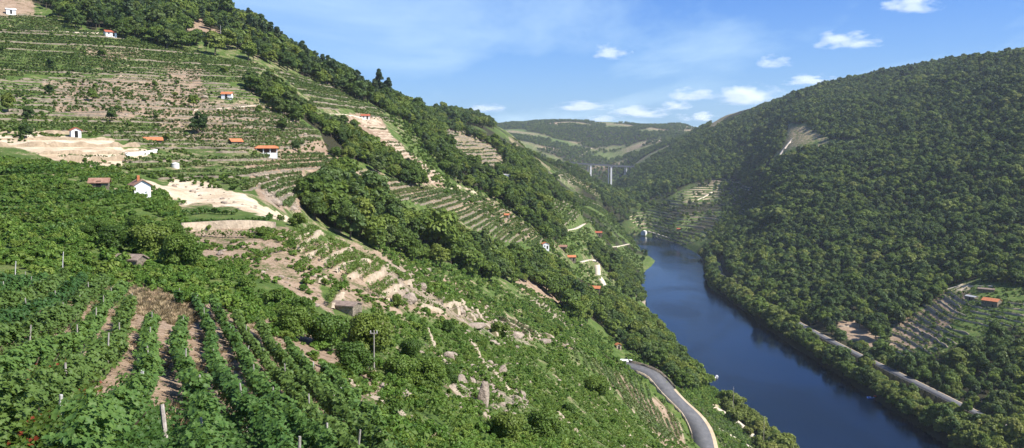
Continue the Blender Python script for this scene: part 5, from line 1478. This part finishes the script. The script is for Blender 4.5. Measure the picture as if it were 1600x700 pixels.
# ---------------------------------------------------------------- bushes one can single out on the near slope
BUSH = [((180,392),5.0,'near0','round leafy bush left of the stone shed'), ((232,405),7.0,'near1','large dark bush beside the stone shed'), ((282,420),6.4,'near2','large leafy bush right of the stone shed'),
        ((214,372),5.2,'near2','bright green bush under the white gabled hut'), ((262,380),5.0,'near0','green bush behind the large dark bush'), ((150,372),4.0,'near1','leafy bush in the vines left of the white hut'),
        ((462,530),4.6,'near0','green bush at the upper end of the long rows'), ((508,545),5.2,'near1','broad green bush left of the utility pole'), ((575,560),6.6,'near2','dark tall bush directly beside the utility pole'),
        ((552,585),4.2,'near0','green bush at the foot of the utility pole'), ((622,600),4.0,'near1','low bush right of the utility pole'), ((668,612),4.6,'near0','broad bush left of the grey rock outcrop'),
        ((700,600),3.4,'near2','bush touching the grey rock outcrop'), ((640,560),3.4,'near1','green bush above the broad bush on the near slope'), ((930,622),6.4,'near2','round bush on the green slope above the road'),
        ((782,528),4.6,'bush0','dark bush beside the flat pale rocks'), ((842,508),4.4,'bush1','round bush left of the brown scree on the spur'), ((874,520),4.2,'bush2','second round bush on the brown scree'),
        ((735,470),4.0,'bush0','bush at the back edge of the rocky spur'), ((412,372),3.0,'bush1','small bush in front of the retaining wall'), ((466,356),4.0,'bush2','grey-green bush at the foot of the bare bank'),
        ((850,690),4.6,'near0','green bush at the bottom edge under the rock outcrop'), ((790,690),3.8,'near1','dull green bush at the bottom edge left of centre slope'), ((610,660),2.6,'bush0','low bush near the end of the long rows'),
        ((890,650),3.0,'bush1','small bush between the rock outcrop and the road'), ((700,520),3.0,'bush2','low bush on the green slope under the rocks'), ((430,480),3.0,'bush0','bush beside the dry patch above the rows'),
        ((385,455),2.6,'bush1','small bush in the dry grass above the rows'), ((620,480),2.8,'bush2','bush right of the slab-roofed hut'), ((470,490),2.8,'bush1','bush left of the slab-roofed hut')]
for k, (pix, H_, key, lab) in enumerate(BUSH):
    g = pix_ground(*pix, 15, 340)
    tree(g[0], g[1], g[2] - .1, .78 * (H_ * (g[1] / 100.0) ** 0.25 if g[1] < 100 else H_), key, lab, 'bushes on the near slope', k * 2.1, 'bush', 'bush')

# ---------------------------------------------------------------- rocks
def rock_geo(r, sx, sy, sz, sub=2):
    import bmesh
    bm = bmesh.new(); bmesh.ops.create_icosphere(bm, subdivisions=sub, radius=1.0)
    V_ = np.array([v.co[:] for v in bm.verts]); F_ = np.array([[v.index for v in f.verts] for f in bm.faces]); bm.free()
    o = r.uniform(0, 50, 3)
    d = fbm(V_[:, 0] * 1.3 + o[0], V_[:, 1] * 1.3 + V_[:, 2] * 1.7 + o[1], 3, 3)
    V_ = V_ * (1 + .95 * d[:, None]); 
    for _ in range(5):          # knock flat facets
        nn = r.normal(size=3); nn /= np.linalg.norm(nn); h = (V_ @ nn); c = r.uniform(.55, .8)
        V_ -= np.clip(h - c, 0, None)[:, None] * nn
    return V_ * np.array([sx, sy, sz]), F_
rk = np.random.default_rng(31)
ROCKS = [((756,634),1.2,1.0,2.5,'tall grey upright rock on the green slope'), ((722,598),1.7,1.1,.9,'cracked grey rock above the tall upright rock'), ((704,560),1.8,1.3,.9,'flat rock at the upper left of the grey outcrop'),
         ((786,582),1.4,1.2,1.1,'small slab right of the grey outcrop'), ((815,622),1.0,.8,1.3,'leaning grey slab right of the tall upright rock'), ((742,512),3.0,1.8,.9,'wide flat pinkish rock on the spur'),
         ((775,508),2.2,1.5,1.2,'block beside the wide flat pinkish rock'), ((660,452),2.0,1.6,1.2,'pale rock at the upper end of the rocky spur'), ((690,470),1.8,1.4,1.0,'pale rock below the upper end of the spur'),
         ((715,488),1.7,1.4,1.1,'rock in the middle of the rocky spur'), ((640,470),2.2,1.8,1.3,'rock beside the lowest spur terrace'), ((808,526),2.4,1.6,1.4,'rock above the brown scree'),
         ((850,536),2.2,1.6,1.2,'rock at the foot of the brown scree'), ((905,508),2.6,1.8,1.3,'rock on the crest beside the gully wood'), ((880,490),3.0,1.6,1.0,'pale slab on the crest of the spur'),
         ((630,622),1.2,.5,.55,'narrow pale slab lying below the utility pole'), ((600,606),.9,.5,.4,'pale stone near the foot of the utility pole'), ((412,395),1.2,.9,.7,'white boulder in the dry grass below the retaining wall'),
         ((345,398),1.0,.7,.5,'pale stone in the grass below the retaining wall'), ((456,132),2.4,1.5,1.0,'pale rock under the skyline wood'), ((512,132),2.6,1.4,.9,'second pale rock under the skyline wood'),
         ((550,272),1.2,.9,.9,'bright white stone above the wooded gully'), ((262,165),2.2,1.4,1.1,'grey boulder on the dry terraces')]
for pix, sx, sy, sz, lab in ROCKS:
    g = pix_ground(*pix, 20, 900)
    v_, f_ = rock_geo(rk, sx * .78, sy * .78, sz * .8, 3)
    tag(obj('rock', mesh_np('rock', v_, f_, M['rock']), None, g + np.array([0, 0, sz * .25]), rk.uniform(0, 6)), lab, 'rock')
# rubble and loose stones
VR, FR, b = [], [], 0
small = [rock_geo(rk, 1, 1, .75, 1) for _ in range(8)]
for poly, d0, d1, s_, prob, sz in (([(590,400),(680,425),(790,478),(860,520),(960,552),(930,556),(850,540),(790,548),(700,505),(620,475)], 110, 330, 2.0, .5, .38),
                         ([(540,520),(640,490),(860,552),(1000,650),(1020,720),(560,720)], 30, 290, 3.0, .25, .22), ([(690,560),(830,570),(840,650),(720,650)], 60, 170, 1.5, .5, .4),
                         ([(300,350),(440,362),(560,470),(520,500),(400,440),(300,400)], 60, 170, 2.6, .3, .32), ([(262,290),(300,282),(370,306),(455,345),(340,320)], 150, 280, 2.6, .4, .5),
                         ([(385,262),(470,270),(468,330),(420,318)], 180, 420, 2.6, .5, .6), ([(70,128),(320,132),(330,165),(500,215),(470,235),(250,210),(90,172)], 220, 600, 5.0, .35, .55)):
    x, y, r = jgrid(*poly_bounds(poly, d0, d1), s_, 900 + len(VR))
    z = ground(x, y); px, py = to_px(x, y, z)
    ok = inpoly(px, py, poly) & visible(x, y, z, 3) & (r.uniform(size=x.shape) < prob) & (fbm(x / 9, y / 9, 5, 3) > -.12)
    for i in np.where(ok)[0]:
        v_, f_ = small[r.integers(0, 8)]; s = sz * r.lognormal(0, .45); a_ = r.uniform(0, 6.28)
        q = v_ * s * np.array([1.2, 1, .9]); q = np.stack([q[:, 0] * math.cos(a_) - q[:, 1] * math.sin(a_), q[:, 0] * math.sin(a_) + q[:, 1] * math.cos(a_), q[:, 2]], 1) + np.array([x[i], y[i], z[i] + s * .15])
        VR.append(q); FR.append(f_ + b); b += len(q)
tag(obj('rubble', mesh_np('rubble', np.concatenate(VR), np.concatenate(FR), M['rock'])), 'loose pale stones strewn over the slopes', 'stones', kind='stuff')


# ---------------------------------------------------------------- undergrowth
def undergrowth(name, poly, d0, d1, s_, keys, sc, prob, seed, label, nz=(8.0, -0.1), keep=None):
    x, y, r = jgrid(*poly_bounds(poly, d0, d1), s_, seed)
    k = (np.abs(x / y) < A1 - .02); x, y = x[k], y[k]
    z = ground(x, y); px, py = to_px(x, y, z)
    ok = inpoly(px, py, poly) & visible(x, y, z + 1.0, 14) & (r.uniform(size=x.shape) < prob) & (fbm(x / nz[0], y / nz[0], seed, 3) > nz[1])
    for ln, w in ROAD_KEEP: ok &= ~near_line(x, y, ln, min(w * .8, 5.2))
    if keep is not None: ok &= keep(x, y, px, py)
    x, y, z = x[ok], y[ok], z[ok]
    s = sc * r.lognormal(0, .32, len(x))
    scatter(name, keys, np.stack([x, y, z - .05], 1), np.stack([s, s * r.uniform(.8, 1.2, len(s)), s * r.uniform(.7, 1.2, len(s))], 1), r.integers(0, len(keys), len(x)), r.uniform(0, 6.28, len(x)), label, 'undergrowth')

CL = ['clump0', 'clump1', 'clump2']
NEAR = [(215,395),(300,352),(440,362),(560,386),(640,414),(760,457),(880,507),(960,552),(1010,592),(1075,652),(1096,730),(560,730),(520,640),(430,530),(330,475),(220,450)]
def not_dry(x, y, px, py):
    m = np.ones(x.shape, bool)
    for p_ in ([(880,520),(965,560),(1000,590),(1060,648),(1078,690),(1040,690),(980,640),(930,590),(890,560)], [(462,372),(560,384),(640,412),(660,440),(640,476),(600,468),(545,448),(500,425),(470,400)], [(200,440),(240,455),(300,490),(285,505),(230,490)], [(590,400),(680,425),(790,478),(860,520),(830,545),(700,500),(620,470)], [(430,395),(500,440),(520,470),(470,470),(400,420)]):
        m &= ~inpoly(px, py, p_) | (vnoise(x, y, 5) > .75)
    return m
undergrowth('undergrowth', NEAR, 20, 80, .95, ['fine0', 'fine1', 'fine2'], 0.7, .8, 412, 'leafy weeds on the closest part of the near slope', (6.0, -.07), not_dry)
undergrowth('undergrowth', NEAR, 80, 340, .85, CL, 0.58, .8, 401, 'patchy bright green undergrowth on the near slope', (6.0, -.07), not_dry)
undergrowth('undergrowth', [(-90,255),(60,250),(180,266),(262,305),(300,350),(240,400),(330,440),(430,520),(330,474),(220,455),(150,445),(-90,460)], 40, 240, 1.1, CL, 0.8, .9, 402, 'green weeds between the vines around the white hut', (6.0, -.16))
undergrowth('dry_grass', [(-60,430),(150,430),(330,465),(430,520),(560,640),(600,720),(-60,720)], 12, 110, .8, ['tuft0', 'tuft1'], .5, .5, 403, 'dry straw-coloured grass between the long rows', (5.0, -.05))
undergrowth('dry_grass', [(185,428),(245,448),(314,488),(294,515),(220,492)], 20, 130, .42, ['tuft0', 'tuft1'], .6, .95, 404, 'orange dry grass at the head of the rows', (5.0, -.5))
undergrowth('scrub', [(-90,0),(60,20),(240,62),(420,110),(530,140),(620,195),(560,180),(470,190),(540,250),(690,300),(850,372),(700,340),(470,270),(380,300),(260,285),(-90,200)], 200, 900, 1.7, ['farclump0', 'farclump1'], .46, .6, 405, 'low green scrub between the hillside terraces', (24.0, -.02))
undergrowth('scrub', [(800,215),(930,290),(1000,390),(1010,440),(960,470),(880,420),(850,372),(870,310),(905,300)], 450, 2300, 2.9, ['farclump0', 'farclump1'], 1.0, .75, 406, 'low scrub on the slopes of the river bend', (40.0, -.10))
undergrowth('scrub', [(1040,596),(1090,625),(1150,662),(1210,712),(1130,712),(1104,660)], 280, 480, 2.4, CL, 1.5, .7, 407, 'rough growth between the road and the shore', (9.0, -.1))
undergrowth('scrub', [(1372,535),(1400,505),(1478,444),(1545,432),(1640,440),(1660,470),(1640,505),(1570,520),(1480,556),(1445,568),(1395,562)], 430, 800, 2.2, ['farclump0', 'farclump1'], .8, .4, 408, 'scrub among the terraces below the farmhouse', (14.0, -.12))
undergrowth('undergrowth', [(560,372),(640,396),(700,415),(800,440),(900,488),(1000,556),(1035,600),(960,585),(880,535),(790,500),(690,470),(600,400)], 165, 450, 1.5, CL, 1.25, .8, 409, 'rough green growth between the spur crest and the gully wood', (9.0, -.12))
undergrowth('scrub', [(600,165),(640,185),(700,270),(760,300),(860,375),(880,420),(850,400),(690,300),(640,245)], 350, 900, 2.8, ['farclump0', 'farclump1'], 1.0, .7, 410, 'scrub along the lower edge of the second wood', (16.0, -.1))
undergrowth('scrub', [(590,400),(680,425),(790,478),(900,520),(960,556),(850,540),(700,505),(620,475)], 110, 330, 1.7, CL, .8, .5, 411, 'scrub growing between the rocks of the spur', (7.0, -.02))
undergrowth('undergrowth', [(225,405),(330,405),(450,520),(430,535),(330,472),(310,484),(240,446)], 40, 170, 1.0, CL, .7, .85, 413, 'weeds on the slope at the head of the long rows', (6.0, -.15))
undergrowth('scrub', [(880,490),(960,530),(1010,562),(1000,575),(950,548),(890,515)], 250, 480, 1.9, CL, 1.3, .8, 414, 'rough growth around the little orange-roofed shed', (9.0, -.2))
undergrowth('scrub', [(1060,585),(1112,596),(1135,625),(1105,645),(1070,622)], 320, 560, 2.0, CL, 1.5, .8, 415, 'rough growth above the left shore', (9.0, -.2))
# brambles at the bottom left corner, leaf by leaf, some of the leaves red
br_ = np.random.default_rng(55)
VB, FB, TB, b = [], [], [], 0
for k in range(150):
    px, py = br_.uniform(-30, 130), br_.uniform(560, 715)
    if (px > 95 and py < 600): continue
    g = pix_ground(px, py, 8, 60)
    n_ = 150; c = br_.normal(0, .38, (n_, 3)) * np.array([1, 1, .55]); c[:, 2] = np.abs(c[:, 2]) + .05
    C = g + c; Nn = np.stack([br_.normal(0, .6, n_), br_.normal(0, .6, n_) - .3, .6 + np.abs(br_.normal(0, .6, n_))], 1)
    v_, f_, kk = lobed_leaves(C, Nn, br_.uniform(.045, .095, n_), br_); VB.append(v_); FB.append(f_ + b); b += len(v_)
    redpatch = .22 if vnoise(g[0] * 1.3, g[1] * 1.1, 8) > .55 else -.08
    TB.append(np.repeat(np.clip(br_.beta(2, 2.6, n_) + redpatch, 0, 1), kk))
tag(obj('brambles', mesh_np('brambles', np.concatenate(VB), np.concatenate(FB), M['bramble'], np.concatenate(TB))), 'tangled brambles with reddening leaves in the bottom left corner', 'brambles', kind='stuff')

VB, FB, TB, b = [], [], [], 0
for k in range(240):
    px, py = br_.uniform(80, 640), br_.uniform(648, 735)
    if py < 700 - (px - 80) * .06 and br_.uniform() < .5: continue
    g = pix_ground(px, py, 8, 90)
    n_ = 130; c = br_.normal(0, .36, (n_, 3)) * np.array([1, 1, .6]); c[:, 2] = np.abs(c[:, 2]) + .08
    C = g + c; Nn = np.stack([br_.normal(0, .6, n_), br_.normal(0, .6, n_) - .3, .6 + np.abs(br_.normal(0, .6, n_))], 1)
    v_, f_, kk = lobed_leaves(C, Nn, br_.uniform(.045, .085, n_), br_); VB.append(v_); FB.append(f_ + b); b += len(v_)
    TB.append(np.repeat(np.clip(br_.normal(.55, .1) + br_.normal(0, .2, n_), 0, 1), kk))
tag(obj('vine_foliage', mesh_np('vine_foliage', np.concatenate(VB), np.concatenate(FB), M['vine'], np.concatenate(TB))), 'sprawling vine leaves along the bottom edge', 'vines', kind='stuff')

# ---------------------------------------------------------------- clouds: small fair-weather cumulus far down the valley
def mat_cloud():
    m, nt, out = newmat('cloud_vapour')
    tc = N(nt, 'ShaderNodeTexCoord').outputs['Object']
    ln = N(nt, 'ShaderNodeVectorMath', operation='LENGTH'); nt.links.new(tc, ln.inputs[0])
    sep = N(nt, 'ShaderNodeSeparateXYZ'); nt.links.new(tc, sep.inputs[0])
    oi = N(nt, 'ShaderNodeObjectInfo')
    off = N(nt, 'ShaderNodeVectorMath', operation='ADD'); nt.links.new(tc, off.inputs[0])
    cmb = N(nt, 'ShaderNodeCombineXYZ'); nt.links.new(mth(nt, 'MULTIPLY', oi.outputs['Random'], 37.0), cmb.inputs[0]); nt.links.new(cmb.outputs[0], off.inputs[1])
    n1 = noise(nt, 1.7, 5, 0.6, off.outputs[0])
    body = mth(nt, 'SUBTRACT', 1.0, ln.outputs['Value'])
    d = mth(nt, 'ADD', body, mth(nt, 'MULTIPLY', mth(nt, 'SUBTRACT', n1, 0.60), 3.4))
    flat = mth(nt, 'MULTIPLY', mth(nt, 'ADD', sep.outputs[2], 0.55), 4.0, True)
    dens = mth(nt, 'MULTIPLY', mth(nt, 'MULTIPLY', mth(nt, 'MULTIPLY', d, 1.6, True), flat), 0.0045)
    v = N(nt, 'ShaderNodeVolumePrincipled'); v.inputs['Color'].default_value = (0.97, 0.97, 0.98, 1); v.inputs['Anisotropy'].default_value = 0.15
    nt.links.new(dens, v.inputs['Density']); nt.links.new(v.outputs[0], out.inputs['Volume']); return m
M['cloud'] = mat_cloud()
CLOUDS = [((953,84),30,13,15000,'single small white cloud above the far hills in mid sky'), ((1209,98),28,12,14500,'small soft cloud left of the larger high cloud'), ((1324,65),46,15,13000,'elongated white cloud above the right hill skyline'),
          ((1424,8),44,17,11500,'bright cloud cut by the top edge of the sky'), ((1166,152),52,18,19000,'large bright cloud above the river bend skyline'), ((1082,149),36,12,19500,'soft cloud left of the large bright cloud'),
          ((1268,126),44,10,17500,'thin greyish cloud touching the right hill skyline'), ((908,167),42,9,21000,'thin greyish cloud low over the far hills'), ((1000,176),46,12,24000,'pale cloud low over the middle of the far hills'),
          ((1056,166),24,9,23000,'tiny cloud right of the pale low cloud'), ((1090,184),30,9,25000,'cloud resting on the horizon left of the right hill'), ((760,170),30,8,21500,'faint cloud low above the left ridge'), ((940,186),26,6,26000,'faint cloud strip on the far horizon')]
dome = MB()
import bmesh
bm = bmesh.new(); bmesh.ops.create_icosphere(bm, subdivisions=3, radius=1.05)
cl_me = bpy.data.meshes.new('cloud'); bm.to_mesh(cl_me); bm.free(); cl_me.materials.append(M['cloud'])
for (px, py), hw, hh, d, lab in CLOUDS:
    c = at(px, py, d); k = d / FPX
    o = obj('cloud', cl_me, None, c, 0.0)
    o.scale = (hw * k * 1.2, hw * k * 1.0, hh * k * 1.3)
    tag(o, lab, 'cloud', 'small clouds over the valley')

# ---------------------------------------------------------------- haze over the whole valley
m, nt, out = newmat('valley_haze')
v = N(nt, 'ShaderNodeVolumePrincipled')
v.inputs['Color'].default_value = (0.80, 0.88, 1.0, 1); v.inputs['Density'].default_value = 0.00005; v.inputs['Anisotropy'].default_value = 0.2
nt.links.new(v.outputs[0], out.inputs['Volume'])
zt = float(GZ.max()) + 30
hz = MB().box(-5600, 5600, -60, 6400, float(GZ.min()) - 1.5, zt).build('haze', m)
tag(hz, kind='stuff')
scene.cycles.volume_bounces = 8
scene.cycles.volume_step_rate = 1.0
scene.cycles.volume_max_steps = 256
scene.cycles.max_bounces = 10
scene.cycles.transparent_max_bounces = 8
